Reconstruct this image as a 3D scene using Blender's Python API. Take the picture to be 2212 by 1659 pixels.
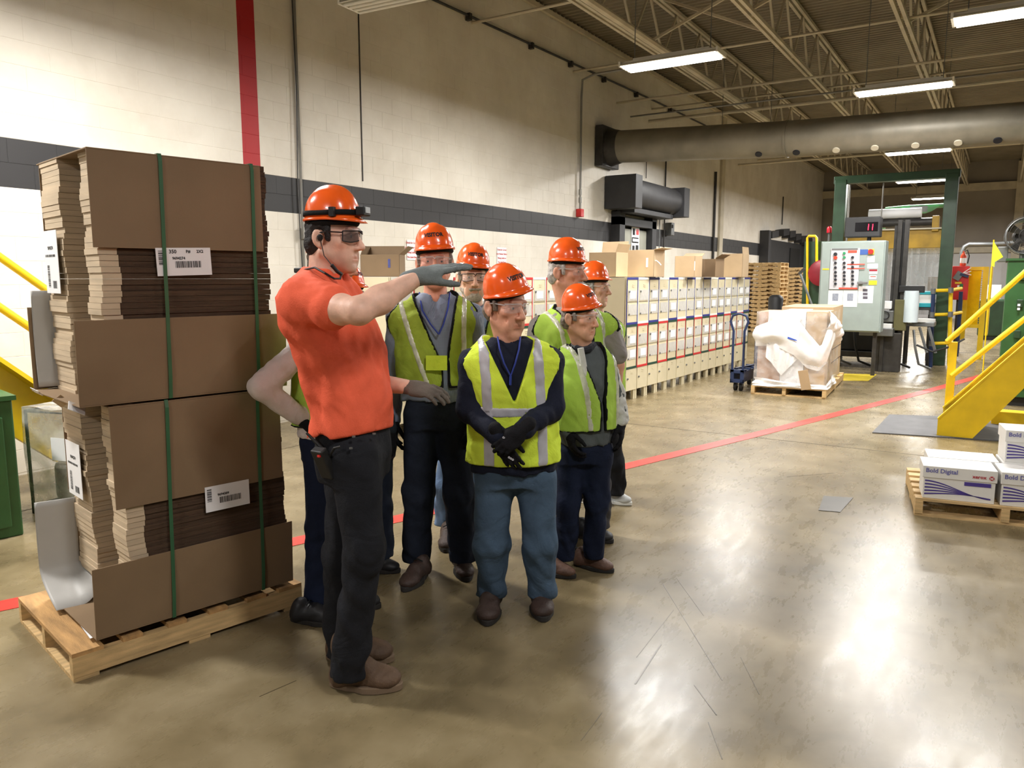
import bpy, bmesh, math, random
import numpy as np
from mathutils import Vector, Matrix, Euler
random.seed(7)
for o in list(bpy.data.objects): bpy.data.objects.remove(o)
S = bpy.context.scene
COL = S.collection

# ------------------------------------------------------------------ camera, world, exposure
F_PX, CAM_H, PITCH, YAW = 1661.0, 1.68, math.radians(7.87), math.radians(32.3)
cam_d = bpy.data.cameras.new('camera'); cam = bpy.data.objects.new('camera', cam_d); COL.objects.link(cam)
cam_d.sensor_fit = 'HORIZONTAL'; cam_d.sensor_width = 36; cam_d.lens = 36*F_PX/2212
cam_d.clip_start = .05; cam_d.clip_end = 200
cam.location = (0, 0, CAM_H); cam.rotation_euler = (math.pi/2-PITCH, 0, YAW)
S.camera = cam
wd = bpy.data.worlds.new('plant_ambient'); S.world = wd; wd.use_nodes = True
bg = wd.node_tree.nodes['Background']; bg.inputs[0].default_value = (1.0, .97, .93, 1); bg.inputs[1].default_value = .11
vs = S.view_settings
vs.view_transform = 'Standard'; vs.look = 'None'; vs.gamma = 1; vs.use_curve_mapping = False; vs.exposure = 0.27
cy = S.cycles; cy.max_bounces = 7; cy.diffuse_bounces = 3; cy.glossy_bounces = 3; cy.transparent_max_bounces = 14; cy.caustics_reflective = False; cy.caustics_refractive = False; cy.adaptive_threshold = .05
LIGHT_W = 185.0           # watts of one high-bay fixture

# ------------------------------------------------------------------ pixel -> place helpers (2212 x 1659 frame)
_c, _s = math.cos(PITCH), math.sin(PITCH)
def ray(px, py):
    r = px-1106.0; u = 829.5-py
    h = F_PX*_c+u*_s; z = u*_c-F_PX*_s
    return Vector((-math.sin(YAW)*h+math.cos(YAW)*r, math.cos(YAW)*h+math.sin(YAW)*r, z))
CAM = Vector((0, 0, CAM_H))
def on_z(px, py, z=0.0):
    d = ray(px, py); return CAM+d*((z-CAM_H)/d.z)
def on_x(px, py, X):
    d = ray(px, py); return CAM+d*(X/d.x)
def on_y(px, py, Y):
    d = ray(px, py); return CAM+d*(Y/d.y)
FWD = Vector((-math.sin(YAW), math.cos(YAW), 0)); RGT = Vector((math.cos(YAW), math.sin(YAW), 0))
def on_d(px, py, depth):
    d = ray(px, py); return CAM+d*(depth/d.dot(FWD))
def to_px(p):
    q = Vector(p)-CAM
    f = q.dot(FWD); r = q.dot(RGT)
    fz = f*_c-q.z*_s; u = f*_s+q.z*_c
    return 1106+F_PX*r/fz, 829.5-F_PX*u/fz

# ------------------------------------------------------------------ materials
def lin(c):
    return tuple(((x/255)/12.92 if x/255 <= .04045 else ((x/255+.055)/1.055)**2.4) for x in c)
MATS = {}
def M(name, col, rough=.6, metal=0.0, var=.12, scale=6.0, bump=0.0, bscale=80.0, spec=.5, emit=0.0, coat=0.0, stretch=None):
    if name in MATS: return MATS[name]
    m = bpy.data.materials.new(name); m.use_nodes = True
    nt = m.node_tree; N = nt.nodes; L = nt.links
    b = N['Principled BSDF']
    c = lin(col)
    b.inputs['Base Color'].default_value = (*c, 1)
    b.inputs['Roughness'].default_value = rough; b.inputs['Metallic'].default_value = metal
    b.inputs['Specular IOR Level'].default_value = spec
    if coat: b.inputs['Coat Weight'].default_value = coat; b.inputs['Coat Roughness'].default_value = .08
    if emit:
        b.inputs['Emission Color'].default_value = (*c, 1); b.inputs['Emission Strength'].default_value = emit
    tc = N.new('ShaderNodeTexCoord'); mp = N.new('ShaderNodeMapping')
    L.new(tc.outputs['Object'], mp.inputs[0])
    if stretch: mp.inputs['Scale'].default_value = stretch
    if var:
        n = N.new('ShaderNodeTexNoise'); n.inputs['Scale'].default_value = scale; n.inputs['Detail'].default_value = 5
        L.new(mp.outputs[0], n.inputs['Vector'])
        r = N.new('ShaderNodeValToRGB')
        r.color_ramp.elements[0].position = .3; r.color_ramp.elements[1].position = .7
        r.color_ramp.elements[0].color = (*[x*(1-var) for x in c], 1)
        r.color_ramp.elements[1].color = (*[min(1, x*(1+var)) for x in c], 1)
        L.new(n.outputs['Fac'], r.inputs[0]); L.new(r.outputs[0], b.inputs['Base Color'])
    if bump:
        n2 = N.new('ShaderNodeTexNoise'); n2.inputs['Scale'].default_value = bscale; n2.inputs['Detail'].default_value = 4
        L.new(mp.outputs[0], n2.inputs['Vector'])
        bp = N.new('ShaderNodeBump'); bp.inputs['Strength'].default_value = bump; bp.inputs['Distance'].default_value = .01
        L.new(n2.outputs['Fac'], bp.inputs['Height']); L.new(bp.outputs[0], b.inputs['Normal'])
    MATS[name] = m
    return m
def nodes_of(m): return m.node_tree.nodes, m.node_tree.links, m.node_tree.nodes['Principled BSDF']
def film(name, col, alpha, rough=.15, bump=.4, bscale=14.0, var=.27):
    """thin clear plastic: see-through with gloss"""
    if name in MATS: return MATS[name]
    m = M(name, col, rough=rough, var=0, bump=bump, bscale=bscale, spec=.8)
    N, L, b = nodes_of(m)
    n = N.new('ShaderNodeTexNoise'); n.inputs['Scale'].default_value = 7; n.inputs['Detail'].default_value = 6
    tc = [x for x in N if x.bl_idname == 'ShaderNodeMapping'][0]
    L.new(tc.outputs[0], n.inputs['Vector'])
    mr = N.new('ShaderNodeMapRange'); mr.inputs['From Min'].default_value = .3; mr.inputs['From Max'].default_value = .7
    mr.inputs['To Min'].default_value = max(0, alpha-var); mr.inputs['To Max'].default_value = min(1, alpha+var)
    L.new(n.outputs['Fac'], mr.inputs[0]); L.new(mr.outputs[0], b.inputs['Alpha'])
    return m

# ------------------------------------------------------------------ mesh builder
class MB:
    def __init__(s): s.v = []; s.f = []
    def add(s, vs_, fs):
        o = len(s.v); s.v += [Vector(p) for p in vs_]; s.f += [[i+o for i in f] for f in fs]; return s
    def box(s, c, d, R=None):
        c = Vector(c); hx, hy, hz = d[0]/2, d[1]/2, d[2]/2
        P = [Vector((x, y, z)) for x in (-hx, hx) for y in (-hy, hy) for z in (-hz, hz)]
        if R is not None: P = [R @ p for p in P]
        return s.add([c+p for p in P], [(0, 1, 3, 2), (4, 6, 7, 5), (0, 4, 5, 1), (2, 3, 7, 6), (0, 2, 6, 4), (1, 5, 7, 3)])
    def bar(s, a, b, w, h, up=(0, 0, 1)):
        a = Vector(a); b = Vector(b); y = (b-a); l = y.length; y.normalize()
        up = Vector(up)
        if abs(y.dot(up)) > .99: up = Vector((1, 0, 0))
        x = y.cross(up).normalized(); z = x.cross(y)
        R = Matrix((x, y, z)).transposed()
        return s.box((a+b)/2, (w, l, h), R)
    def tube(s, pts, r, n=8, closed=False, cap=True):
        pts = [Vector(p) for p in pts]; k = len(pts); o = len(s.v)
        rr = r if isinstance(r, (list, tuple)) else [r]*k
        prev = None
        for i, p in enumerate(pts):
            if closed: t = (pts[(i+1) % k]-pts[i-1])
            else: t = pts[min(i+1, k-1)]-pts[max(i-1, 0)]
            t.normalize()
            if prev is None:
                a = Vector((0, 0, 1)) if abs(t.z) < .9 else Vector((1, 0, 0))
                x = t.cross(a).normalized()
            else: x = (prev-t*prev.dot(t)).normalized()
            prev = x; y = t.cross(x)
            for j in range(n):
                a = 2*math.pi*j/n
                s.v.append(p+x*(rr[i]*math.cos(a))+y*(rr[i]*math.sin(a)))
        for i in range(k if closed else k-1):
            for j in range(n):
                i2 = (i+1) % k; j2 = (j+1) % n
                s.f.append([o+i*n+j, o+i*n+j2, o+i2*n+j2, o+i2*n+j])
        if cap and not closed:
            s.f.append([o+j for j in range(n)][::-1]); s.f.append([o+(k-1)*n+j for j in range(n)])
        return s
    def cyl(s, a, b, r, n=12, r2=None): return s.tube([a, b], [r, r if r2 is None else r2], n)
    def lathe(s, prof, c, n=24, axis='Z'):
        c = Vector(c); o = len(s.v)
        for (r, z) in prof:
            for j in range(n):
                a = 2*math.pi*j/n; p = (r*math.cos(a), r*math.sin(a), z)
                if axis == 'X': p = (p[2], p[0], p[1])
                if axis == 'Y': p = (p[0], p[2], p[1])
                s.v.append(c+Vector(p))
        for i in range(len(prof)-1):
            for j in range(n):
                j2 = (j+1) % n
                s.f.append([o+i*n+j, o+i*n+j2, o+(i+1)*n+j2, o+(i+1)*n+j])
        s.f.append([o+j for j in range(n)]); s.f.append([o+(len(prof)-1)*n+j for j in range(n)])
        return s
    def prism(s, poly, ext):
        poly = [Vector(p) for p in poly]; ext = Vector(ext); n = len(poly)
        return s.add(poly+[p+ext for p in poly], [list(range(n))[::-1], list(range(n, 2*n))]+[(i, (i+1) % n, n+(i+1) % n, n+i) for i in range(n)])
    def grid(s, fn, nu, nv):
        P = [fn(i/nu, j/nv) for i in range(nu+1) for j in range(nv+1)]
        return s.add(P, [(i*(nv+1)+j, (i+1)*(nv+1)+j, (i+1)*(nv+1)+j+1, i*(nv+1)+j+1) for i in range(nu) for j in range(nv)])
    def mesh(s, name, inv=None):
        me = bpy.data.meshes.new(name)
        V = s.v if inv is None else [inv @ p for p in s.v]
        me.from_pydata([tuple(p) for p in V], [], s.f); me.update()
        bm = bmesh.new(); bm.from_mesh(me); bmesh.ops.recalc_face_normals(bm, faces=bm.faces); bm.to_mesh(me); bm.free()
        return me
    def build(s, name, mat, parent=None, smooth=False, bevel=0.0, local=False, solid=0.0):
        inv = None
        if parent is not None and not local: inv = world_of(parent).inverted()
        me = s.mesh(name, inv)
        return link(name, me, mat, parent, smooth, bevel, solid)
WORLD = {}
def world_of(o):
    m = o.matrix_basis.copy(); p = o.parent
    while p: m = p.matrix_basis @ m; p = p.parent
    return m
def link(name, me, mat, parent=None, smooth=False, bevel=0.0, solid=0.0):
    if mat is not None:
        me.materials.clear()
        for m in (mat if isinstance(mat, (list, tuple)) else [mat]): me.materials.append(m)
    o = bpy.data.objects.new(name, me); COL.objects.link(o); o.parent = parent
    if smooth:
        me.polygons.foreach_set('use_smooth', [True]*len(me.polygons))
        if smooth != 'all': me.set_sharp_from_angle(angle=math.radians(38))
    if bevel:
        b = o.modifiers.new('edge', 'BEVEL'); b.width = bevel; b.segments = 2; b.limit_method = 'ANGLE'
    if solid:
        b = o.modifiers.new('thick', 'SOLIDIFY'); b.thickness = solid; b.offset = 0
    return o
def thing(name, label, cat, loc=(0, 0, 0), rotz=0.0, group=None):
    o = bpy.data.objects.new(name, None); COL.objects.link(o); o.empty_display_size = .1
    o.location = loc; o.rotation_euler = (0, 0, rotz)
    return tag(o, label, cat, group)
def tag(o, label=None, cat=None, group=None, kind=None):
    if label: o['label'] = label
    if cat: o['category'] = cat
    if group: o['group'] = group
    if kind: o['kind'] = kind
    return o
def struct(o): o['kind'] = 'structure'; return o
def copy_tree(o, parent=None):
    c = o.copy(); COL.objects.link(c); c.parent = parent
    for ch in list(o.children): copy_tree(ch, c)
    return c
def text_mesh(txt, size, fn, weight=0.0, align='CENTER', res=2):
    """flat lettering, every vertex then carried onto a surface by fn(u, v)"""
    cu = bpy.data.curves.new('lettering', 'FONT'); cu.body = txt; cu.size = size; cu.align_x = align; cu.align_y = 'CENTER'
    cu.offset = weight; cu.resolution_u = res
    t = bpy.data.objects.new('lettering', cu); COL.objects.link(t)
    me = bpy.data.meshes.new_from_object(t.evaluated_get(bpy.context.evaluated_depsgraph_get()))
    bpy.data.objects.remove(t); bpy.data.curves.remove(cu)
    bm = bmesh.new(); bm.from_mesh(me); bmesh.ops.triangulate(bm, faces=bm.faces)
    V = [fn(v.co.x, v.co.y) for v in bm.verts]; Fs = [[v.index for v in f.verts] for f in bm.faces]
    bm.free(); bpy.data.meshes.remove(me)
    b = MB(); b.v = [Vector(p) for p in V]; b.f = Fs
    return b
def frame_fn(o, ux, uy, off=0.0):
    o = Vector(o); ux = Vector(ux).normalized(); uy = Vector(uy).normalized(); n = ux.cross(uy)
    return lambda u, v: o+ux*u+uy*v+n*off

# ------------------------------------------------------------------ shared materials
WALLX = -7.0
m_white = M('white_paint', (235, 235, 232), .5, var=.03)
m_paper = M('white_paper', (238, 238, 240), .7, var=.02)
m_ink = M('black_ink', (28, 28, 30), .7, var=0)
m_steel = M('grey_steel', (120, 122, 122), .45, .6, var=.15)
m_dsteel = M('dark_steel', (62, 60, 58), .5, .4, var=.25, scale=9)
m_black = M('black_rubber', (22, 22, 23), .6, var=.1)
m_yellow = M('yellow_paint', (232, 196, 24), .42, var=.1, scale=5, spec=.5)
m_green = M('green_machine_paint', (48, 92, 50), .4, var=.2, scale=4)
m_dgreen = M('dark_green_paint', (40, 66, 44), .4, var=.25, scale=5)
m_navy = M('navy_paint', (32, 48, 84), .42, var=.15)
m_red = M('red_paint', (198, 34, 32), .4, var=.1)
m_wood = M('pallet_wood', (204, 172, 122), .7, var=.28, scale=5, bump=.25, bscale=60, stretch=(1, 8, 8))
m_wood2 = M('pallet_wood_worn', (180, 140, 90), .75, var=.35, scale=4, bump=.3, bscale=50, stretch=(6, 1, 6))
m_card = M('brown_cardboard', (130, 107, 80), .75, var=.08, scale=3, bump=.06, bscale=200)
m_card2 = M('tan_cardboard', (190, 164, 130), .75, var=.08, scale=3)
m_cardpale = M('pale_board_edge', (200, 180, 152), .8, var=.14, scale=3, bump=.3, bscale=90, stretch=(1, 1, 14))
m_carddark = M('dark_flute_edge', (92, 70, 52), .9, var=.35, scale=3, bump=.8, bscale=40, stretch=(1, 1, 22))
m_galv = M('galvanised_duct', (132, 126, 112), .45, .2, var=.22, scale=2.5)
m_conduit = M('conduit_metal', (150, 148, 142), .4, .6, var=.1)
m_joist = M('joist_paint', (196, 186, 164), .55, var=.15, scale=3)
m_dark = M('charcoal_paint', (44, 44, 46), .55, var=.15)
m_cream = M('cream_locker_paint', (210, 200, 170), .42, var=.05, scale=3)

# ------------------------------------------------------------------ the room: floor
def make_floor():
    m = bpy.data.materials.new('polished_concrete'); m.use_nodes = True
    N, L, b = nodes_of(m)
    geo = N.new('ShaderNodeNewGeometry')
    def noise(scale, detail, rough=.55, dist=0.0):
        n = N.new('ShaderNodeTexNoise'); n.inputs['Scale'].default_value = scale; n.inputs['Detail'].default_value = detail
        n.inputs['Roughness'].default_value = rough; n.inputs['Distortion'].default_value = dist
        L.new(geo.outputs['Position'], n.inputs['Vector']); return n
    n1 = noise(.55, 6, .6, .6); n2 = noise(3.2, 5, .55, .3); n3 = noise(24, 4)
    r = N.new('ShaderNodeValToRGB'); e = r.color_ramp.elements
    e[0].position = .36; e[0].color = (*lin((98, 86, 62)), 1)
    e[1].position = .66; e[1].color = (*lin((148, 134, 106)), 1)
    x = e.new(.5); x.color = (*lin((124, 110, 82)), 1)
    mx = N.new('ShaderNodeMix'); mx.data_type = 'FLOAT'; mx.inputs[0].default_value = .5
    L.new(n1.outputs['Fac'], mx.inputs[2]); L.new(n2.outputs['Fac'], mx.inputs[3]); L.new(mx.outputs[0], r.inputs[0])
    # dark grease spots
    s = N.new('ShaderNodeValToRGB'); s.color_ramp.elements[0].position = .6; s.color_ramp.elements[1].position = .78
    s.color_ramp.elements[0].color = (1, 1, 1, 1); s.color_ramp.elements[1].color = (.72, .7, .67, 1)
    n4 = noise(1.4, 4, .6, .8); L.new(n4.outputs['Fac'], s.inputs[0])
    mu = N.new('ShaderNodeMix'); mu.data_type = 'RGBA'; mu.blend_type = 'MULTIPLY'; mu.inputs[0].default_value = 1
    L.new(r.outputs[0], mu.inputs[6]); L.new(s.outputs[0], mu.inputs[7])
    L.new(mu.outputs[2], b.inputs['Base Color'])
    # streaky gloss: scratches running mostly along the aisle
    mp = N.new('ShaderNodeMapping'); mp.inputs['Rotation'].default_value = (0, 0, .45); mp.inputs['Scale'].default_value = (4, 1.1, 1)
    L.new(geo.outputs['Position'], mp.inputs[0])
    ns = N.new('ShaderNodeTexNoise'); ns.inputs['Scale'].default_value = 3.0; ns.inputs['Detail'].default_value = 8; ns.inputs['Roughness'].default_value = .7
    L.new(mp.outputs[0], ns.inputs['Vector'])
    mr = N.new('ShaderNodeMapRange'); mr.inputs['From Min'].default_value = .35; mr.inputs['From Max'].default_value = .68
    mr.inputs['To Min'].default_value = .25; mr.inputs['To Max'].default_value = .33
    L.new(ns.outputs['Fac'], mr.inputs[0]); L.new(mr.outputs[0], b.inputs['Roughness'])
    b.inputs['Specular IOR Level'].default_value = .4
    ad = N.new('ShaderNodeMath'); ad.operation = 'ADD'; L.new(ns.outputs['Fac'], ad.inputs[0]); ad.inputs[1].default_value = 0
    bp = N.new('ShaderNodeBump'); bp.inputs['Strength'].default_value = .012; bp.inputs['Distance'].default_value = .005
    L.new(ad.outputs[0], bp.inputs['Height']); L.new(bp.outputs[0], b.inputs['Normal'])
    fl = MB().box((5, 15, -.1), (28, 50, .2)).build('floor', m); struct(fl)
    # saw-cut joints in the slab
    mj = M('joint_filler', (84, 76, 60), .7, var=.2)
    for a, c in (((.52, -4), (.52, 36)), ((-5.9, -4), (-5.9, 36)), ((-7, 8.15), (12, 8.15)), ((-7, 17.4), (12, 17.4)), ((-7, -.6), (12, -.6))):
        j = MB().bar((a[0], a[1], .0005), (c[0], c[1], .0005), .012, .002).build('floor_joint', mj, fl)
    return fl
floor = make_floor()
# long scuffs and drag marks on the slab
m_scuff = M('tyre_scuff', (92, 81, 60), .35, var=.3)
for k, (p0, p1, w_) in enumerate((((1432, 1262), (1560, 1470), .006), ((1462, 1250), (1520, 1330), .004), ((1372, 1478), (1428, 1392), .012), ((1375, 1420), (1455, 1318), .004), ((1500, 1480), (1548, 1545), .008),
        ((1700, 1030), (1800, 1022), .012), ((560, 1505), (640, 1470), .006), ((1530, 1560), (1560, 1640), .006), ((1255, 1600), (1300, 1540), .005), ((1640, 1500), (1600, 1420), .004))):
    a_, b_ = on_z(*p0), on_z(*p1); MB().bar((a_.x, a_.y, .0004), (b_.x, b_.y, .0004), w_*.6, .0012).build('scuff_mark', m_scuff, floor)

def ribbon(pts, w, z, th=.002):
    b = MB(); n = len(pts); P = [Vector((p[0], p[1], 0)) for p in pts]
    for i in range(n):
        t = (P[min(i+1, n-1)]-P[max(i-1, 0)]).normalized(); q = Vector((-t.y, t.x, 0))*w/2
        for s in (1, -1):
            b.v += [P[i]+q*s+Vector((0, 0, z)), P[i]+q*s+Vector((0, 0, z-th))]
    for i in range(n-1):
        a = i*4; c = a+4
        b.f += [[a, a+2, c+2, c], [a, c, c+1, a+1], [a+2, a+3, c+3, c+2]]
    return b
m_redline = M('red_floor_paint', (208, 62, 54), .36, var=.16, scale=7)
redpts = [on_z(*p) for p in ((-260, 1364), (48, 1300), (350, 1234), (650, 1167), (900, 1112), (1100, 1066), (1350, 1008), (1600, 947), (1850, 884), (2000, 846), (2120, 812), (2200, 790), (2290, 764))]
tag(ribbon(redpts, .15, .003).build('floor_line', m_redline), 'red painted aisle line crossing the concrete floor', 'floor line')

# ------------------------------------------------------------------ the room: left block wall
COURSE, BLK = .2, .4
def wall_material():
    m = bpy.data.materials.new('painted_block'); m.use_nodes = True
    N, L, b = nodes_of(m)
    geo = N.new('ShaderNodeNewGeometry'); sp = N.new('ShaderNodeSeparateXYZ'); L.new(geo.outputs['Position'], sp.inputs[0])
    def band(sock, lo, hi):
        a = N.new('ShaderNodeMath'); a.operation = 'GREATER_THAN'; a.inputs[1].default_value = lo
        c = N.new('ShaderNodeMath'); c.operation = 'LESS_THAN'; c.inputs[1].default_value = hi
        d = N.new('ShaderNodeMath'); d.operation = 'MULTIPLY'
        L.new(sock, a.inputs[0]); L.new(sock, c.inputs[0]); L.new(a.outputs[0], d.inputs[0]); L.new(c.outputs[0], d.inputs[1])
        return d.outputs[0]
    n = N.new('ShaderNodeTexNoise'); n.inputs['Scale'].default_value = 1.1; n.inputs['Detail'].default_value = 7; n.inputs['Roughness'].default_value = .6
    L.new(geo.outputs['Position'], n.inputs['Vector'])
    r = N.new('ShaderNodeValToRGB'); r.color_ramp.elements[0].position = .3; r.color_ramp.elements[1].position = .65
    r.color_ramp.elements[0].color = (*lin((214, 206, 192)), 1); r.color_ramp.elements[1].color = (*lin((234, 228, 216)), 1)
    L.new(n.outputs['Fac'], r.inputs[0])
    def mix(fac, a, col):
        mx = N.new('ShaderNodeMix'); mx.data_type = 'RGBA'; L.new(fac, mx.inputs[0]); L.new(a, mx.inputs[6]); mx.inputs[7].default_value = (*lin(col), 1)
        return mx.outputs[2]
    c1 = mix(band(sp.outputs[2], 2.42, 2.82), r.outputs[0], (50, 49, 50))
    yb = band(sp.outputs[1], 5.66, 5.89); zb = band(sp.outputs[2], 2.82, 9)
    mm = N.new('ShaderNodeMath'); mm.operation = 'MULTIPLY'; L.new(yb, mm.inputs[0]); L.new(zb, mm.inputs[1])
    c2 = mix(mm.outputs[0], c1, (176, 34, 38))
    L.new(c2, b.inputs['Base Color']); b.inputs['Roughness'].default_value = .5; b.inputs['Specular IOR Level'].default_value = .35
    n2 = N.new('ShaderNodeTexNoise'); n2.inputs['Scale'].default_value = 70; n2.inputs['Detail'].default_value = 3
    L.new(geo.outputs['Position'], n2.inputs['Vector'])
    bp = N.new('ShaderNodeBump'); bp.inputs['Strength'].default_value = .15; bp.inputs['Distance'].default_value = .004
    L.new(n2.outputs['Fac'], bp.inputs['Height']); L.new(bp.outputs[0], b.inputs['Normal'])
    return m
m_wall = wall_material()
Y0, Y1, WZ = -5.0, 36.9, 6.4
wall_left = struct(MB().box((WALLX-.1024, (Y0+Y1)/2, WZ/2), (.2, Y1-Y0, WZ)).build('wall_left', m_wall))
def block_geo(w, h):      # front face slightly proud, worn edges
    g = .001; e = .002
    A = [(0, -w/2+g, -h/2+g), (0, w/2-g, -h/2+g), (0, w/2-g, h/2-g), (0, -w/2+g, h/2-g)]
    B = [(.0024, -w/2+g+e, -h/2+g+e), (.0024, w/2-g-e, -h/2+g+e), (.0024, w/2-g-e, h/2-g-e), (.0024, -w/2+g+e, h/2-g-e)]
    return A+B, [(4, 5, 6, 7), (0, 1, 5, 4), (1, 2, 6, 5), (2, 3, 7, 6), (3, 0, 4, 7)]
bv, bf = block_geo(BLK, COURSE)
blk_mesh = bpy.data.meshes.new('block'); blk_mesh.from_pydata(bv, [], bf); blk_mesh.materials.append(m_wall)
cells = []
for k in range(int(WZ/COURSE)):
    z = .02+COURSE*(k+.5)
    for i in range(int((Y1-Y0)/BLK)):
        y = Y0+.1+BLK*(i+.5)+(BLK/2 if k % 2 else 0)
        px, py = to_px((WALLX, y, z)) if y*.8453+3.74 > .5 else (-999, 0)
        vis = -40 < px < 2250 and -30 < py < 1659 and not (100 < px < 600 and py > 330) and not (620 < px < 1340 and py > 600)
        cells.append((0 if vis else 1, (Vector((WALLX, y, z))-CAM).length, y, z))
cells.sort()
rest = MB()
for i, (a, d, y, z) in enumerate(cells):
    if i < 300:
        o = bpy.data.objects.new('block', blk_mesh); COL.objects.link(o); o.parent = wall_left; o.location = (WALLX-.0024, y, z)
    else:
        rest.add([Vector(p)+Vector((WALLX-.0024, y, z)) for p in bv], bf)
tag(rest.build('block_courses', m_wall, wall_left), kind='stuff')

# ------------------------------------------------------------------ back wall and roof
m_back = M('back_wall_upper', (150, 142, 132), .7, var=.1, scale=1.2)
m_back2 = M('back_wall_lower', (206, 204, 204), .6, var=.06, scale=1.5)
BY = 37.0
wall_back = struct(MB().box((6, BY+.1, 3.2), (28, .2, 6.4)).build('wall_back', m_back))
MB().box((6, BY-.02, 1.35), (26.4, .05, 2.7)).build('lower_panel', m_back2, wall_back)
for z, h in ((2.8, .22), (5.3, .3)):
    tr = struct(MB().box((6, BY-.12, z), (26.4, .2, h)).build('trim_1' if z < 3 else 'trim_2', m_joist))
for x in (0.35, 6.5, 12.6):
    MB().box((x, BY-.15, 3.1), (.3, .3, 6.2)).build('column', m_joist, wall_back)
DECK = 6.3
m_deck = M('roof_deck', (132, 122, 104), .6, var=.18, scale=1.5)
dk = MB(); prof = []; y = -4.0
while y < 37:
    prof += [(y, DECK+.04), (y+.05, DECK+.04), (y+.075, DECK), (y+.125, DECK)]; y += .15
n = len(prof)
dk.v = [Vector((x, p[0], p[1])) for x in (-7.2, 19) for p in prof]
dk.f = [[i, i+1, n+i+1, n+i] for i in range(n-1)]
ceiling = struct(dk.build('ceiling', m_deck, smooth=False))
MB().box((6, 16.5, DECK+.12), (27, 42, .1)).build('roof_slab', m_deck, ceiling)

# ------------------------------------------------------------------ open web joists along the wall
def joist(x):
    i = JX.index(x)
    t = thing('roof_joist', ('pale open-web roof joist nearest the block wall', 'pale open-web roof joist second from the block wall', 'pale open-web roof joist third from the block wall',
             'pale open-web roof joist fourth from the block wall', 'pale open-web roof joist fifth from the block wall', 'pale open-web roof joist sixth from the block wall', 'pale open-web roof joist furthest from the block wall')[i],
             'roof joist', (x, 5, 5.4), 0, 'open-web roof joists')
    y0, y1 = 3.0, 36.8
    for z, nm in ((6.24, 'top_chord'), (5.4, 'bottom_chord')):
        b = MB()
        for s in (-1, 1): b.box((x+s*.045, (y0+y1)/2, z), (.05, y1-y0, .055))
        b.build(nm, m_joist, t)
    pitch = .62; k = 0; y = y0
    d0 = MB().bar((0, 0, 0), (0, pitch, .84), .035, .035).mesh('web'); d1 = MB().bar((0, 0, .84), (0, pitch, 0), .035, .035).mesh('web')
    for me in (d0, d1): me.materials.append(m_joist)
    while y+pitch <= y1:
        o = bpy.data.objects.new('web', d0 if k % 2 == 0 else d1); COL.objects.link(o); o.parent = t; o.location = (0, y-5, 0); y += pitch; k += 1
    return t
JX = [-5.15, -3.3, -1.5, .35, 2.2, 4.05, 5.9]
for x in JX: joist(x)
# bridging rods and cross braces between joists
def pipe(name, pts, r, mat, label, cat, group=None, n=8):
    return tag(MB().tube(pts, r, n).build(name, mat, smooth=True), label, cat, group)
for i, y in enumerate((9.95, 13.2, 17.0, 21.0, 26.0)):
    w = ('nearest', 'second', 'third', 'fourth', 'furthest')[i]
    pipe('bridging_bar', [(-7, y, 5.46), (8, y, 5.46)], .022, m_joist, 'thin pale bridging bar under the joists, %s of the row' % w, 'bar', 'bridging bars', 6)
for i, (x, y) in enumerate(((-3.3, 11.5), (-1.5, 13.3), (-5.15, 12.2))):
    w = ('between the second and third joists', 'between the third and fourth joists', 'between the first and second joists')[i]
    t = thing('cross_brace', 'crossed pale brace bars '+w, 'brace', (x, y, 5.4), 0, 'cross braces')
    MB().bar((x, y, 5.42), (x+1.83, y+.25, 6.22), .04, .04).build('brace_bar', m_joist, t)
    MB().bar((x, y+.2, 6.22), (x+1.83, y+.45, 5.42), .04, .04).build('brace_bar', m_joist, t)
for i, (y, z, r) in enumerate(((14.9, 5.2, .03), (15.6, 5.05, .022), (16.6, 5.12, .045), (19.5, 5.1, .03), (23.5, 5.0, .04))):
    w = ('just past the large duct', 'second past the large duct', 'third past the large duct', 'far behind the large duct', 'furthest behind the large duct')[i]
    pipe('overhead_pipe', [(-6.9, y, z), (9, y, z)], r*.8, m_joist if i % 2 == 0 else m_conduit, 'grey pipe running across under the roof '+w, 'pipe', 'overhead cross pipes')
# sprinkler main close to the wall, runs along it
pipe('sprinkler_pipe', [(-4.85, 2, 5.28), (-4.85, 22, 5.28)], .055, m_joist, 'pale sprinkler pipe running along the first joist', 'pipe')
# ledger angle and wall conduit
struct(MB().box((-6.93, 16, 6.2), (.06, 41, .08)).build('trim_3', m_joist))
t = thing('wall_conduit', 'long dark conduit clipped high along the block wall', 'conduit', (-6.95, 8, 5.58))
MB().tube([(-6.95, 5, 5.42), (-6.95, 9, 5.5), (-6.95, 17, 5.64), (-6.95, 24, 5.7)], .02, 8).build('pipe', m_dsteel, t, smooth=True)
for y in (8.4, 9.8, 11.6, 13.0, 14.4, 16.0, 18): MB().box((-6.95, y, 5.43+.0138*(y-5)), (.08, .06, .1)).build('clip', m_dsteel, t)
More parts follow.
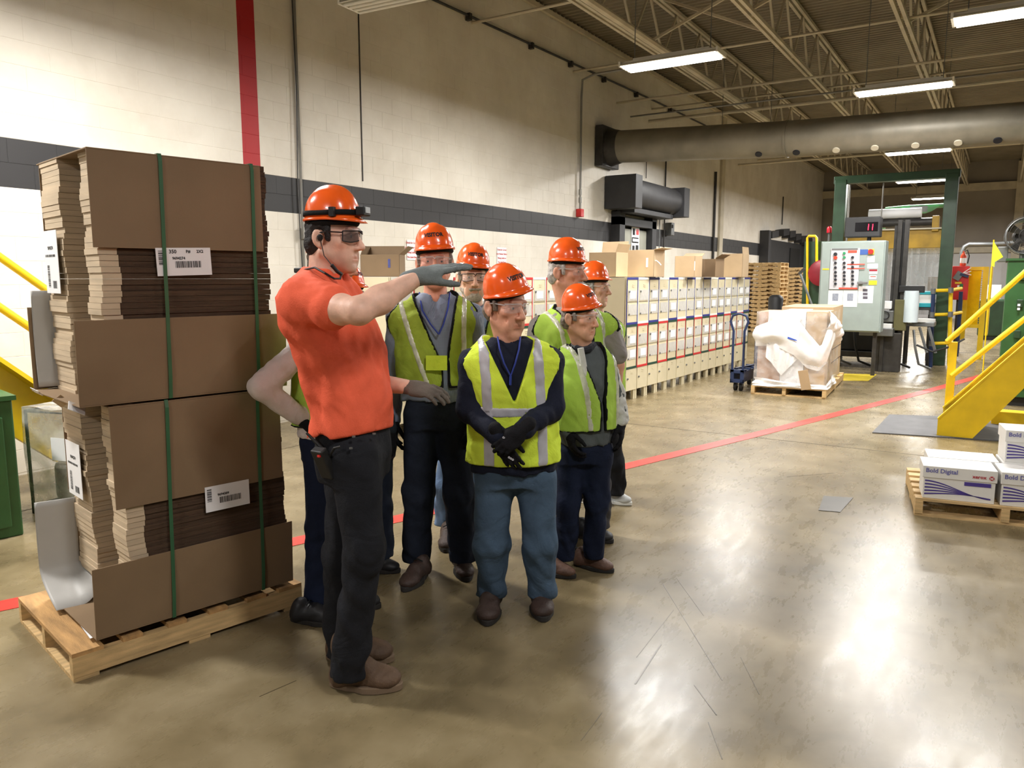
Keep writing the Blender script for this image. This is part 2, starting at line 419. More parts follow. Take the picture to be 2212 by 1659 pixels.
# ------------------------------------------------------------------ high-bay light fixtures
m_tube = M('lit_tube', (255, 252, 246), .3, var=0, emit=14.0)
m_fix = M('fixture_white', (225, 222, 212), .4, var=.03)
def fixture(p, label, rot=0.0, L=1.22, W=.34, power=1.0, lit=True, drop=DECK):
    x, y, z = p
    t = thing('light_fixture', label, 'light fixture', (x, y, z), rot, 'fluorescent high-bay fixtures')
    b = MB(); b.box((0, 0, .05), (L, .2, .05)).box((0, 0, .085), (L*.8, .12, .05))
    for s in (-1, 1):
        b.bar((-L/2, s*.13, .035), (L/2, s*.13, .035), .09, .008, (0, s*.55, 1))
        b.box((s*(L/2+.01), 0, .035), (.025, W, .06))
    b.build('reflector', m_fix, t, local=True)
    for k in range(4):
        yy = (-.12, -.04, .04, .12)[k]
        MB().cyl((-L/2+.02, yy, .0), (L/2-.02, yy, .0), .014, 10).build('tube', m_tube if lit else m_fix, t, smooth=True, local=True)
    for s in (-1, 1):
        MB().tube([(s*L*.4, 0, .1), (s*L*.4, 0, drop-z)], .006, 6).build('hanger', m_steel, t, local=True)
    if lit:
        a = bpy.data.lights.new('tube_light', 'AREA'); a.shape = 'RECTANGLE'; a.size = L-.06; a.size_y = W-.06
        a.energy = LIGHT_W*power; a.color = (1.0, .975, .94)
        o = bpy.data.objects.new('tube_light', a); COL.objects.link(o); o.parent = t; o.location = (0, 0, -.022)
    return t
LZ = 4.3
FX = [((1450, 140), 'large lit fluorescent fixture hanging over the visitors', 1.0), ((1951, 198), 'lit fluorescent fixture just in front of the large duct', 1.0),
      ((2212, 32), 'lit fluorescent fixture cut by the upper right picture corner', 1.0), ((1983, 333), 'lit fluorescent fixture just under the large duct', 1.3),
      ((1990, 396), 'lit fluorescent fixture framed by the green gantry, the upper one', 2.0), ((2014, 433), 'lit fluorescent fixture framed by the green gantry, the lower one', 2.2)]
for (p, lab, pw) in FX: fixture(on_z(p[0], p[1]-4, LZ), lab, power=pw)
fixture((-5.15, 6.1, 4.36), 'unlit beige fixture near the block wall at the top edge', lit=False, rot=.06)
fixture((-4.9, 3.6, 3.95), 'lit fluorescent fixture just above the picture over the block wall', power=.8)
for i, (x, y, pw) in enumerate(((-5.3, .6, 1.0), (3.4, 12.8, 1.0), (3.4, 6.4, .5), (1.2, 1.0, .5), (3.4, 19, 1.0), (3.4, 25, 1.4), (6.5, 31, 1.6), (-4.6, 16.1, 1.0), (-1.4, -3.2, .55))):
    fixture((x, y, LZ), ('fluorescent fixture above the carton stack, out of the picture', 'fluorescent fixture over the green machine', 'fluorescent fixture over the boxed paper pallet',
            'added fill fixture over the near aisle, out of the picture', 'fluorescent fixture past the green machine', 'fluorescent fixture far past the green machine', 'added fixture brightening the far back wall, out of the picture',  # aisle and back wall ones are added unseen: front fill, far wall brightening
            'fluorescent fixture hidden behind the duct by the roll-up door', 'added fill fixture behind the photographer, out of the picture')[i], power=pw)  # the one behind the camera is added as front fill on the people

# ------------------------------------------------------------------ big round duct
DY = 14.5
duct = thing('air_duct', 'large dusty round air duct crossing from the block wall', 'duct', (-6.7, DY, 4.26))
ends = [(-6.72, 4.265, .31), (-3.4, 4.11, .31), (0.1, 4.03, .305), (3.5, 3.98, .305), (9, 3.95, .305)]
for i in range(4):
    (xa, za, ra), (xb, zb, rb) = ends[i], ends[i+1]
    pr = MB().tube([(xa+.01, DY, za), (xb, DY, zb)], [ra, rb], 32); pr.build('duct_section', m_galv, duct, smooth=True)
    MB().tube([(xb-.02, DY, zb), (xb+.02, DY, zb)], rb+.012, 32).build('seam_band', m_galv, duct, smooth=True)
MB().box((-6.9, DY, 4.26), (.16, .78, .78)).build('wall_collar', m_dsteel, duct, bevel=.01)
MB().tube([(-6.82, DY, 4.26), (-6.6, DY, 4.26)], [.37, .315], 32).build('collar_cone', m_dsteel, duct, smooth=True)
m_hole = M('outlet_dark', (26, 28, 38), .6, var=0); m_cap = M('outlet_cap', (214, 206, 186), .5, var=.05)
for i, x in enumerate((-3.85, -3.2, -2.55, -1.95, -1.35, -.75, -.22, .32)):
    zc = 4.265+(x+6.72)*(-.155/3.32) if x < -3.4 else 4.11-(x+3.4)*(.08/3.5)
    a = math.radians(-58); R = .312
    c = Vector((x, DY+-R*math.cos(a), zc+R*math.sin(a))); nrm = Vector((0, -math.cos(a), math.sin(a)))
    MB().cyl(c-nrm*.01, c+nrm*.012, .06, 16).build('outlet', m_hole if i in (0, 1, 6) else m_cap, duct, smooth=True)

# ------------------------------------------------------------------ fittings on the block wall
def wallpt(px, py, off=.03): return on_x(px, py, WALLX+off)
t = thing('electrical_conduit', 'tall bright conduit with cable on the wall behind the helmeted guide', 'conduit', wallpt(655, 520))
p = [wallpt(*q) for q in ((632, -30), (640, 200), (650, 400), (656, 505), (660, 640), (664, 760))]
for q in p: q.y = p[2].y
MB().tube(p, .016, 8).build('pipe', m_conduit, t, smooth=True)
MB().tube([Vector((q.x+.02, q.y-.05+.018*math.sin(i*2), q.z)) for i, q in enumerate(p[:5])], .007, 6).build('cable', m_dsteel, t, smooth=True)
MB().box(p[3]+Vector((.02, 0, 0)), (.07, .075, .13)).build('junction_box', m_conduit, t, bevel=.006)
t = thing('expansion_joint', 'thin vertical joint bead running up the block wall', 'wall joint', (WALLX+.004, 7.5, 2.9))
MB().box((WALLX+.006, 7.5, 4.6), (.012, .012, 3.4)).build('bead', m_dsteel, t)
t = thing('fire_alarm', 'small red alarm box on a conduit beside the roll-up door', 'alarm box', wallpt(1253, 460))
c = wallpt(1253, 460, .06); MB().box(c, (.11, .13, .15)).build('box', m_red, t, bevel=.01)
MB().tube([c+Vector((0, 0, .07)), Vector((c.x, c.y, 5.0)), Vector((c.x+.02, c.y, 5.35)), Vector((c.x+.25, c.y+.02, 5.42)), Vector((c.x+2.2, c.y+.2, 5.5))], .022, 8).build('conduit', m_conduit, t, smooth=True)
for z in (3.15, 3.3): MB().cyl((c.x, c.y, z-.05), (c.x, c.y, z+.05), .032, 10).build('coupling', m_conduit, t, smooth=True)
for i, (px, r, m, a0, a1) in enumerate(((1436, .02, m_dsteel, 0, 4.9), (1544, .035, m_dsteel, 1.7, 4.6), (1691, .02, m_dsteel, 3.6, 4.6), (1412, .012, m_steel, 0, 3.2), (1426, .012, m_steel, 0, 3.2), (1394, .01, m_dsteel, 3.9, 4.8))):
    q = wallpt(px, 450, .04)
    pipe('wall_pipe', [(q.x, q.y, a0), (q.x, q.y, a1)], r, m, ('dark vertical pipe just right of the roll-up hood', 'thick dark vertical pipe beside the pale pilaster', 'short dark pipe hanging on the far wall',
         'thin left conduit under the hood end', 'thin right conduit under the hood end', 'thin dark rod above the roll-up hood')[i], 'pipe', 'pipes on the block wall')
q = wallpt(1556, 450); struct(MB().box((WALLX+.03, q.y+.1, 3.1), (.06, .3, 6.2)).build('trim_4', m_joist))
q = wallpt(1447, 495, .09); t = thing('wall_switch_box', 'grey switch box on the dark wall stripe', 'switch box', (q.x, q.y, q.z-.1))
MB().box(q, (.16, .2, .3)).build('box', m_steel, t, bevel=.01); MB().box(q+Vector((.09, -.05, .06)), (.02, .06, .08)).build('lever', m_dsteel, t)

# roll-up door and its hood
q0 = wallpt(1345, 470); y0, y1 = 14.6, 17.75
d1 = struct(MB().box((WALLX+.04, 15.95, 1.35), (.05, 1.5, 2.75)).build('door_1', M('grey_door', (142, 142, 130), .5, var=.06)))
for y in (15.08, 16.85): MB().box((WALLX+.1, y, 1.5), (.2, .26, 3.1)).build('jamb', m_dark, d1)
MB().box((WALLX+.1, 15.95, 2.86), (.2, 2.0, .16)).build('lintel', m_dark, d1)
sg = MB().box((WALLX+.075, 16.05, 2.5), (.01, .42, .56)).build('door_sign', m_paper, d1)
for i, (yy, zz, w, h, m) in enumerate(((15.95, 2.68, .12, .14, m_ink), (16.15, 2.68, .13, .12, m_red), (16.03, 2.5, .36, .12, m_ink), (15.94, 2.33, .12, .1, m_ink), (16.14, 2.33, .14, .13, m_ink))):
    MB().box((WALLX+.083, yy, zz), (.006, w, h)).build('sign_print', m, sg)
MB().box((WALLX+.09, 16.03, 2.5), (.006, .3, .06)).build('sign_print', m_paper, sg)
t = thing('roll_up_hood', 'dark roll-up shutter hood above the grey door', 'shutter hood', (WALLX+.35, 16.1, 3.15))
for yy, w in ((14.75, .34), (17.55, .34)): MB().box((WALLX+.36, yy, 3.4), (.68, w, .66)).build('end_bracket', m_dark, t, bevel=.01)
MB().tube([(WALLX+.36, 14.9, 3.42), (WALLX+.36, 17.4, 3.42)], .3, 28).build('shutter_roll', m_dark, t, smooth=True)
MB().box((WALLX+.3, 16.1, 3.06), (.4, 2.2, .1)).build('bottom_rail', m_dark, t, bevel=.01)
# far dark dock opening
d2 = struct(MB().box((WALLX+.03, 30.2, 1.5), (.05, 7.0, 3.0)).build('door_2', m_dark))
MB().box((WALLX+.07, 31.6, 1.4), (.04, 1.6, 2.8)).build('strip_opening', m_black, d2)
for y, z in ((27, 3.15), (28.6, 3.3), (29.6, 3.28), (30.6, 3.22), (31.6, 3.18), (32.6, 3.14)): MB().box((WALLX+.16, y+.5, z), (.3, .9, .22), Matrix.Rotation(.1, 3, 'X')).build('curtain_box', m_dark, d2)
for y in (26.8, 33.5): MB().box((WALLX+.15, y, 1.6), (.3, .3, 3.3)).build('jamb', m_dark, d2)
# paper notices
for i, ((xa, ya), (xb, yb), lab) in enumerate((((879, 518), (902, 562), 'white notice with red lines on the wall beside the tall visitor'), ((1074, 534), (1094, 572), 'white notice with red lines on the wall beside the front visitor'))):
    a = on_x(xa, ya, WALLX+.01); b2 = on_x(xb, yb, WALLX+.01)
    t = thing('wall_notice', lab, 'notice', (WALLX+.01, (a.y+b2.y)/2, b2.z), 0, 'red print wall notices')
    w = abs(b2.y-a.y); h = a.z-b2.z; c = Vector((WALLX+.008, (a.y+b2.y)/2, (a.z+b2.z)/2))
    MB().box(c, (.004, w, h)).build('sheet', m_paper, t)
    for k in range(4):
        L_ = ('Check for Correct', 'Item Number Before', 'Placing Labels on', 'The Label Sheet')[k]
        fn = frame_fn((c.x+.004, c.y, c.z+h*(.36-.24*k)), (0, 1, 0), (0, 0, 1))
        text_mesh(L_, h*.13, fn, .001).build('print_line', m_red, t)

# ------------------------------------------------------------------ lockers
m_tape = {'b': M('blue_tape', (42, 48, 128), .5, var=.05), 'r': M('red_tape', (196, 44, 46), .5, var=.05), 'g': M('green_tape', (30, 66, 52), .5, var=.05), 'w': M('white_tape', (232, 230, 222), .5, var=.02)}
m_label = M('locker_label_sleeve', (196, 194, 188), .4, var=.06, scale=20)
LW, LD, LT, LB = .355, .5, 1.685, .135
DH = (LT-.03-LB)/5
def locker_meshes():
    R = {}
    b = MB(); b.box((-LD/2-.012, 0, (LT+LB)/2), (LD-.02, LW-.004, LT-LB))
    R['body'] = b.mesh('body')
    R['frame'] = MB().box((-.006, -LW/2+.012, (LT+LB)/2), (.014, .024, LT-LB)).box((-.006, LW/2-.012, (LT+LB)/2), (.014, .024, LT-LB)).box((-.006, 0, LT-.012), (.014, LW-.05, .024)).mesh('frame')
    R['leg'] = MB().box((0, 0, LB/2), (.04, .05, LB)).mesh('leg')
    d = MB().box((0, 0, 0), (.016, LW-.056, DH-.008)); R['door'] = d.mesh('door')
    R['latch'] = MB().cyl((0, 0, 0), (.02, 0, 0), .013, 10).mesh('latch')
    R['vent'] = MB().box((0, 0, .012), (.008, .06, .008)).box((0, 0, -.012), (.008, .06, .008)).mesh('vent')
    R['label_sleeve'] = MB().box((0, 0, 0), (.005, LW-.085, .145)).mesh('label_sleeve')
    lp = MB().box((0, 0, 0), (.003, .17, .1)); R['label_card'] = lp.mesh('label_card')
    R['v'] = MB().box((0, 0, 0), (.004, .018, DH*2-.004)).mesh('edge_tape'); R['h'] = MB().box((0, 0, 0), (.004, LW-.01, .03)).mesh('edge_tape')
    for k, me in R.items():
        me.materials.append({'latch': m_steel, 'label_sleeve': m_label, 'label_card': m_paper, 'vent': m_cream}.get(k, m_cream))
    return R
LM = locker_meshes()
tape_cache = {}
def child(name, me, par, loc, mat=None):
    if mat is not None:
        key = (me.name, mat.name)
        if key not in tape_cache:
            c = me.copy(); c.materials.clear(); c.materials.append(mat); tape_cache[key] = c
        me = tape_cache[key]
    o = bpy.data.objects.new(name, me); COL.objects.link(o); o.parent = par; o.location = loc; return o
def locker(x, y, rot, label, group, colors, rnd, front=True):
    t = thing('locker', label, 'locker', (x, y, 0), rot, group)
    child('body', LM['body'], t, (0, 0, 0)); child('frame', LM['frame'], t, (0, 0, 0))
    for sx in (-.03, -LD+.03):
        for sy in (-1, 1): child('leg', LM['leg'], t, (sx, sy*(LW/2-.03), 0))
    for k in range(5):
        z = LT-.03-DH*(k+.5)
        d = child('door', LM['door'], t, (0, 0, z))
        child('latch', LM['latch'], d, (.004, -.11, -.01 if k != 4 else .02)); child('vent', LM['vent'], d, (.008, .02, .07 if k in (0, 2) else .1))
        if k < 4:
            child('label_sleeve', LM['label_sleeve'], d, (.0105, .008+rnd.uniform(-.006, .006), -.06 if k in (0, 2) else .05))
            if rnd.random() < .6: child('label_card', LM['label_card'], d, (.0145, rnd.uniform(-.02, .03), -.055 if k in (0, 2) else .055))
    for g, z0 in ((0, LT-.03), (1, LT-.03-2*DH)):
        mt = m_tape[colors[g]]
        for s in (-1, 1): child('edge_tape', LM['v'], t, (.006, s*(LW/2-.01), z0-DH), mt)
        child('edge_tape', LM['h'], t, (.010, 0, z0+(.014 if g == 0 else -.016)), mt); child('edge_tape', LM['h'], t, (.010, 0, z0-2*DH+.016), mt)
    return t
rnd = random.Random(3)
ORD = ('nearest', 'second', 'third', 'fourth', 'fifth', 'sixth', 'seventh', 'eighth', 'ninth', 'tenth', 'eleventh', 'twelfth', 'thirteenth', 'fourteenth', 'fifteenth', 'sixteenth', 'seventeenth')
for i in range(15):
    s = (i+.5)*LW
    nm = ORD[i]+' locker' if i == 0 else ORD[i]+' locker from near end'
    locker(-4.24+.012*i, 9.58+s, -.034, 'cream %s of the long row, %s tape' % (nm, 'blue and green' if i % 2 == 0 else 'white and red'), 'lockers of the long row', ('b', 'g') if i % 2 == 0 else ('w', 'r'), rnd)
Y2 = 6.05
for i in range(12):
    nm = ORD[i]+' locker' if i == 0 else ORD[i]+' locker from left end'
    locker(-5.3, Y2+(i+.5)*LW, 0, 'cream %s of the row behind visitors, %s tape' % (nm, 'red and green' if i % 2 else 'white and red'), 'lockers of the row behind the visitors', ('r', 'g') if i % 2 else ('w', 'r'), rnd)

# ------------------------------------------------------------------ cartons
m_cinner = M('carton_inside', (170, 136, 98), .8, var=.06)
def carton(name, label, loc, rotz, d, mat, flaps=(), group=None, tape=True, stripe=None, open_front=False):
    """box with its own four walls, base and flaps: flaps = (side, angle from upright, length)"""
    x, y, z = d; w = .006
    t = thing(name, label, 'cardboard box', loc, rotz, group)
    b = MB().box((0, 0, w/2), (x, y, w))
    for s in (-1, 1):
        b.box((s*(x/2-w/2), 0, z/2), (w, y, z))
        if not (open_front and s < 0): b.box((0, s*(y/2-w/2), z/2), (x, w, z))
    b.build('walls', mat, t, local=True, bevel=.002)
    for (side, ang, ln) in flaps:
        a = math.radians(ang)
        if side in 'LR':
            s = -1 if side == 'L' else 1; e = Vector((s*(x/2-w/2), 0, z)); dr = Vector((s*math.sin(a), 0, math.cos(a)))
            f = MB().bar(e, e+dr*ln, y-.004, w, (0, 1, 0)) if False else MB().prism([e+Vector((0, -y/2+.003, 0)), e+Vector((0, y/2-.003, 0)), e+Vector((0, y/2-.006, 0))+dr*ln, e+Vector((0, -y/2+.006, 0))+dr*ln], Vector((-dr.z*s, 0, dr.x*s))*w)
        else:
            s = -1 if side == 'F' else 1; e = Vector((0, s*(y/2-w/2), z)); dr = Vector((0, s*math.sin(a), math.cos(a)))
            f = MB().prism([e+Vector((-x/2+.003, 0, 0)), e+Vector((x/2-.003, 0, 0)), e+Vector((x/2-.006, 0, 0))+dr*ln, e+Vector((-x/2+.006, 0, 0))+dr*ln], Vector((0, -dr.z*s, dr.y*s))*w)
        f.build('flap', mat, t, local=True)
    if stripe:
        (fx, fz, sw, sh, mm) = stripe
        MB().box((fx, -y/2-.002, fz), (sw, .003, sh)).build('printed_label', mm, t, local=True)
    return t
def pxbox(px0, px1, ytop, ybot, X, name, label, mat, depth, flaps=(), group=None, stripe=None, dy=None, zbase=None, rot=0.0, open_front=False):
    """a box whose face towards the camera spans px0..px1 at the plane x = X"""
    a = on_x(px0, ybot, X); b = on_x(px1, ybot, X)
    zb = zbase if zbase is not None else a.z
    h = on_x((px0+px1)/2, ytop, X).z-zb
    L_ = abs(b.y-a.y)
    return carton(name, label, (X-depth/2, (a.y+b.y)/2, zb), math.pi/2+rot, (L_, depth, h), mat, flaps, group, stripe=stripe, open_front=open_front)
m_sk = M('blue_white_print', (70, 76, 140), .6, var=.3, scale=60)
GL = 'cartons on top of the lockers'
TOPZ = LT+.006
def topbox(px0, px1, ytop, X0, Y, lab, mat, dep, flaps, stripe=None, rot=0.0, open_front=False):
    a = on_y(px0, 595, Y); b = on_y(px1, 595, Y); h = on_y((px0+px1)/2, ytop, Y).z-TOPZ
    return carton('cardboard_box', lab, ((a.x+b.x)/2, Y+dep/2, TOPZ), rot, (abs(b.x-a.x), dep, max(h, .12)), mat, flaps, GL, stripe=stripe, open_front=open_front)
topbox(776, 840, 550, 0, 6.2, 'open brown carton with raised flaps on the lockers behind the guide', m_card, .3, (('L', -20, .1), ('R', 50, .13), ('B', 5, .1)), stripe=(.1, .14, .025, .09, m_sk), rot=.5)
topbox(1272, 1330, 545, 0, 9.62, 'tan carton with a raised flap at the near end of the long lockers', m_card2, .4, (('B', 10, .16), ('R', 20, .12)))
topbox(1332, 1412, 540, 0, 10.25, 'wide tan carton with a white label, second on the long lockers', m_card2, .4, (('L', 80, .12), ('R', 80, .12)), stripe=(.18, .2, .03, .13, m_paper))
topbox(1457, 1500, 553, 0, 11.6, 'bright tan carton in the middle of the long lockers', m_card2, .35, (('B', 70, .14),), stripe=(.16, .17, .012, .14, m_paper))
topbox(1502, 1545, 558, 0, 12.3, 'tan carton lying on its side with an open mouth on the lockers', m_card, .45, (('R', 60, .12),), open_front=True)
topbox(1562, 1603, 548, 0, 14.0, 'tan carton at the far end of the long lockers', m_card2, .4, (('R', -5, .12),))
pipe('cable_tie', [on_y(1408, 566, 10.3), on_y(1418, 563, 10.3), on_y(1424, 568, 10.3), on_y(1428, 573, 10.3)], .008, m_paper, 'loose white strap end curling off the second carton', 'strap')

# ------------------------------------------------------------------ pallets
def stringer_mesh(L, h=.09, w=.04, notch=True):
    P = [(0, 0), (L, 0), (L, h), (0, h)]
    if notch:
        a, b2 = .18*L, .33*L
        P = [(0, 0), (a, 0), (a+.02, .04), (b2-.02, .04), (b2, 0), (L-b2, 0), (L-b2+.02, .04), (L-a-.02, .04), (L-a, 0), (L, 0), (L, h), (0, h)]
    return MB().prism([(p[0], -w/2, p[1]) for p in P], (0, w, 0))
def pallet(label, loc, rotz, L, W, mat, group=None, notch=True, boards=7, seed=1, mat2=None):
    """L along local x (stringers), W along local y (deck boards); origin at the near corner"""
    r = random.Random(seed); t = thing('pallet', label, 'pallet', loc, rotz, group); bt = .018
    for y in (.02, W/2, W-.02):
        b = stringer_mesh(L, notch=notch); 
        for v in b.v: v.y += y; v.z += bt
        b.build('stringer', mat, t, local=True)
    bw = .1
    for k in range(boards):
        x = bw/2+(L-bw)*k/(boards-1)
        w2 = bw*(1.25 if k in (0, boards-1) else r.uniform(.8, 1.05))
        xx = min(max(x, w2/2), L-w2/2)
        MB().box((xx, W/2, bt+.09+bt/2), (w2, W-r.uniform(0, .01), bt)).build('deck_board', mat2 or mat, t, local=True)
    for k in range(3):
        x = bw/2+(L-bw)*k/2
        MB().box((x, W/2, bt/2), (bw, W-.004, bt)).build('bottom_board', mat, t, local=True)
    return t
# two tall stacks of empty pallets
def stack(px, d, n, label, group, w=1.02, l=1.2, rot=0.0, mat=m_wood):
    c = on_d(px, 600, d); g = MB(); bt = .016; h = .125
    for y in (.02, w/2, w-.02):
        b = stringer_mesh(l, h=.09)
        g.add([Vector((v.y+y-w/2, v.x-l/2, v.z+bt)) for v in b.v], b.f)
    for k in range(7): g.box((0, -l/2+.05+(l-.1)*k/6, bt+.09+bt/2), (w, .1, bt))
    for k in range(3): g.box((0, -l/2+.05+(l-.1)*k/2, bt/2), (w, .1, bt))
    # stringer faces towards the camera side
    me = g.mesh('pallet'); me.materials.append(mat); r = random.Random(n)
    for k in range(n):
        o = bpy.data.objects.new('pallet', me); COL.objects.link(o)
        o.location = (c.x+r.uniform(-.02, .02), c.y+r.uniform(-.02, .02), k*(h+.001)); o.rotation_euler = (0, 0, rot+math.pi/2+r.uniform(-.015, .015))
        f = n-1-k
        tag(o, ('topmost' if f == 0 else ORD[f] if f < len(ORD) else 'lowest')+(' pallet of ' if f == 0 else ' pallet from the top of ')+label, 'pallet', group)
stack(1651, 24.3, 17, 'the left, wider stack of empty pallets', 'empty pallets, left stack')
stack(1710, 26.2, 16, 'the right, narrower stack of empty pallets', 'empty pallets, right stack')

# ------------------------------------------------------------------ left foreground: pallet with two strapped bundles of flat cartons
PA = on_z(160, 1476); PB = on_z(650, 1310)
prot = math.atan2(PB.y-PA.y, PB.x-PA.x)
pallet('pallet under the tall strapped carton bundles', (PA.x, PA.y, 0), prot, 1.07, .83, m_wood, notch=False, seed=4, mat2=m_wood2, boards=6)
m_strap = M('green_strap', (52, 98, 66), .45, var=.1)
Rl = Matrix.Rotation(prot, 4, 'Z'); Ml = Matrix.Translation((PA.x, PA.y, 0)) @ Rl
def bundle(label, z0, z1, n, xs, seed, lean, topw, botw, labels, straps):
    """flat cartons lying in layers; their folded ends show as two pale columns beside a dark recess"""
    r = random.Random(seed); t = thing('carton_bundle', label, 'carton bundle', (PA.x, PA.y, z0), prot, 'bundles of flat cartons')
    H = z1-z0; xa, xb = xs; dz = H/n
    for k in range(n):
        f = k/n; ox = lean*(1-f)+r.uniform(-.004, .004)+.006*math.sin(k*.7); oy = r.uniform(-.005, .005)
        zc = k*dz+dz/2; hh = dz-.0012
        MB().box(((xa+xb)/2+.035+ox, .355+oy, zc), (xb-xa-.07, .65, hh)).build('sheet_layer', m_carddark, t, local=True)
        MB().box((xa+.03+ox, .11+oy, zc), (.075, .165, hh)).build('sheet_end', m_cardpale, t, local=True)
        MB().box((xa+.02+ox, .53+oy, zc), (.1, .26, hh)).build('sheet_end', m_cardpale, t, local=True)
    th = .006
    def wrap(nm, zf, length, xa2, xb2, down, flare):
        yf = .016; s = -1 if down else 1
        b = MB()
        b.prism([(xa2, yf, zf), (xb2, yf, zf), (xb2, yf-flare, zf+s*length), (xa2, yf-flare, zf+s*length)], (0, -th, 0))
        b.prism([(xa2, yf-th, zf), (xb2, yf-th, zf), (xb2, .7, zf), (xa2, .7, zf)], (0, 0, -s*th))
        b.prism([(xa2+.01, .7, zf), (xb2, .7, zf), (xb2, .7, zf+s*length*1.1), (xa2+.01, .7, zf+s*length*1.1)], (0, th, 0))
        return b.build(nm, m_card, t, local=True, bevel=.0015)
    wrap('top_wrap', H-.008, topw[0], topw[1], topw[2], True, .003)
    wrap('bottom_wrap', .008, botw[0], botw[1], botw[2], False, .012)
    for xq in straps:
        P = []
        pts = [(.705, H+.002), (.012, H+.002), (.004, H-.03), (.004, H-topw[0]), (.0, botw[0]), (.0, .1), (.006, .004), (.1, -.002)]
        for (yy, zz) in pts:
            x = xq[1]+(xq[0]-xq[1])*max(0, min(1, zz/H)); P += [Vector((x-.008, yy-.004, zz)), Vector((x+.008, yy-.004, zz))]
        MB().add(P, [(2*i, 2*i+1, 2*i+3, 2*i+2) for i in range(len(pts)-1)]).build('strap', m_strap, t, local=True, solid=.002)
    for (kind, x, z, w, h, tilt) in labels:
        if kind == 'front':
            o = Vector((x, .006, z)); ux = Vector((math.cos(tilt), 0, math.sin(tilt))); uz = Vector((-math.sin(tilt), 0, math.cos(tilt))); nn = Vector((0, -1, 0))
        else:
            o = Vector((xa-.048+lean*.4, .53, z)); ux = Vector((0, -1, 0)); uz = Vector((0, 0, 1)); nn = Vector((-1, 0, 0))
        sh = MB().prism([o-ux*w/2-uz*h/2, o+ux*w/2-uz*h/2, o+ux*w/2+uz*h/2, o-ux*w/2+uz*h/2], nn*.002).build('paper_label', m_paper, t, local=True)
        q = lambda u, v: o+ux*u+uz*v+nn*.0028
        bc = MB(); rr = random.Random(seed+9)
        def bars(u0, u1, v0, v1, vert):
            u, end = (u0, u1) if vert else (v0, v1)
            while u < end:
                ww = rr.choice((.0018, .003, .0045))
                if vert: bc.add([q(u, v0), q(u+ww, v0), q(u+ww, v1), q(u, v1)], [(0, 1, 2, 3)])
                else: bc.add([q(u0, u), q(u1, u), q(u1, u+ww), q(u0, u+ww)], [(0, 1, 2, 3)])
                u += ww+rr.choice((.002, .003))
        if kind == 'front':
            bars(-.04, w*.3, -h*.22, h*.02, True); bars(-w*.46, -w*.36, -h*.1, h*.42, False)
        else:
            bars(-w*.32, -w*.16, -h*.4, -h*.05, False); bars(w*.02, w*.3, -h*.42, -h*.3, True); bars(-w*.4, w*.3, h*.08, h*.12, True)
        tag(bc.build('barcode', m_ink, sh, local=True), kind='stuff')
        if kind == 'front':
            hi = z0 > .5
            for (tx, u0, v0, sz) in (('9694274' if hi else '9694309', -.1*w, .12*h, .016),) + ((('350', -.2*w, .36*h, .022), ('P#', .08*w, .36*h, .018), ('2X2', .3*w, .36*h, .018)) if hi else ()):
                text_mesh(tx, sz, lambda u, v, u0=u0, v0=v0: q(u+u0, v+v0), .0006).build('print_line', m_ink, sh, local=True)
        else:
            text_mesh('9694274', .022, lambda u, v: q(u, v+h*.22), .0006).build('print_line', m_ink, sh, local=True)
    return t
B0, BM_, B1 = .146, 1.15, 2.2
bundle('lower strapped bundle of flat brown cartons on the pallet', B0, BM_-.005, 40, (.245, .99), 11, .035, (.44, .215, .995), (.31, .1, 1.03),
       (('front', .706, .515, .215, .12, .0), ('end', 0, .64, .2, .26, 0)), ((.45, .425), (.875, .862)))
bundle('upper strapped bundle of flat brown cartons', BM_, B1, 42, (.235, .98), 12, .0, (.39, .2, .945), (.35, .105, 1.04),
       (('front', .565, .6, .24, .12, .03), ('end', 0, .6, .2, .28, 0)), ((.485, .47), (.9, .885)))
# grey slip sheets bent up beside the bundles
m_slip = M('grey_slip_sheet', (176, 174, 170), .5, var=.1, scale=2)
def slip(label, zb, zt, x0, x1, curl):
    t = thing('slip_sheet', label, 'slip sheet', tuple(Ml @ Vector((x0, .66, 0)))); t.location.z = zb
    def fn(u, v):
        z = zb+(zt-zb)*v; x = x0+(x1-x0)*u; y = .68-.03*u+.015*math.sin(v*3)
        if curl and v < .3:
            a = 1-v/.3; y -= .22*a*a; z += .0; x += .02*a*u
            if u > .55: z += .09*a*((u-.55)/.45)**2
        return Ml @ Vector((x, y, z))
    MB().grid(fn, 14, 16).build('board', m_slip, t, smooth='all', solid=.004)
slip('grey slip sheet curled up beside the lower carton bundle', .152, .62, .07, .24, True)
slip('grey slip sheet standing beside the upper carton bundle', 1.17, 1.62, .13, .23, False)
t = thing('paper_sheet', 'white paper corner sticking out under the lower bundle', 'paper', tuple(Ml @ Vector((.08, .2, .146))))
MB().prism([Ml @ Vector(p) for p in ((.09, .06, .1452), (.2, .06, .1452), (.2, .62, .1452), (.13, .62, .1452))], (0, 0, .0006)).build('sheet', m_paper, t)
t = thing('torn_wrap', 'torn white paper scraps under the upper bundle corner', 'paper', tuple(Ml @ Vector((.1, .2, 1.1))))
for k, (x, y, z, w, h, a) in enumerate(((.12, .1, 1.14, .07, .05, .7), (.1, .6, 1.16, .06, .04, .5), (.13, .35, 1.14, .06, .05, .9))):
    c = Ml @ Vector((x, y, z)); MB().box(c, (w, h, .003), Euler((a, .5, prot+k)).to_matrix()).build('scrap', m_paper if k < 2 else m_card2, t)

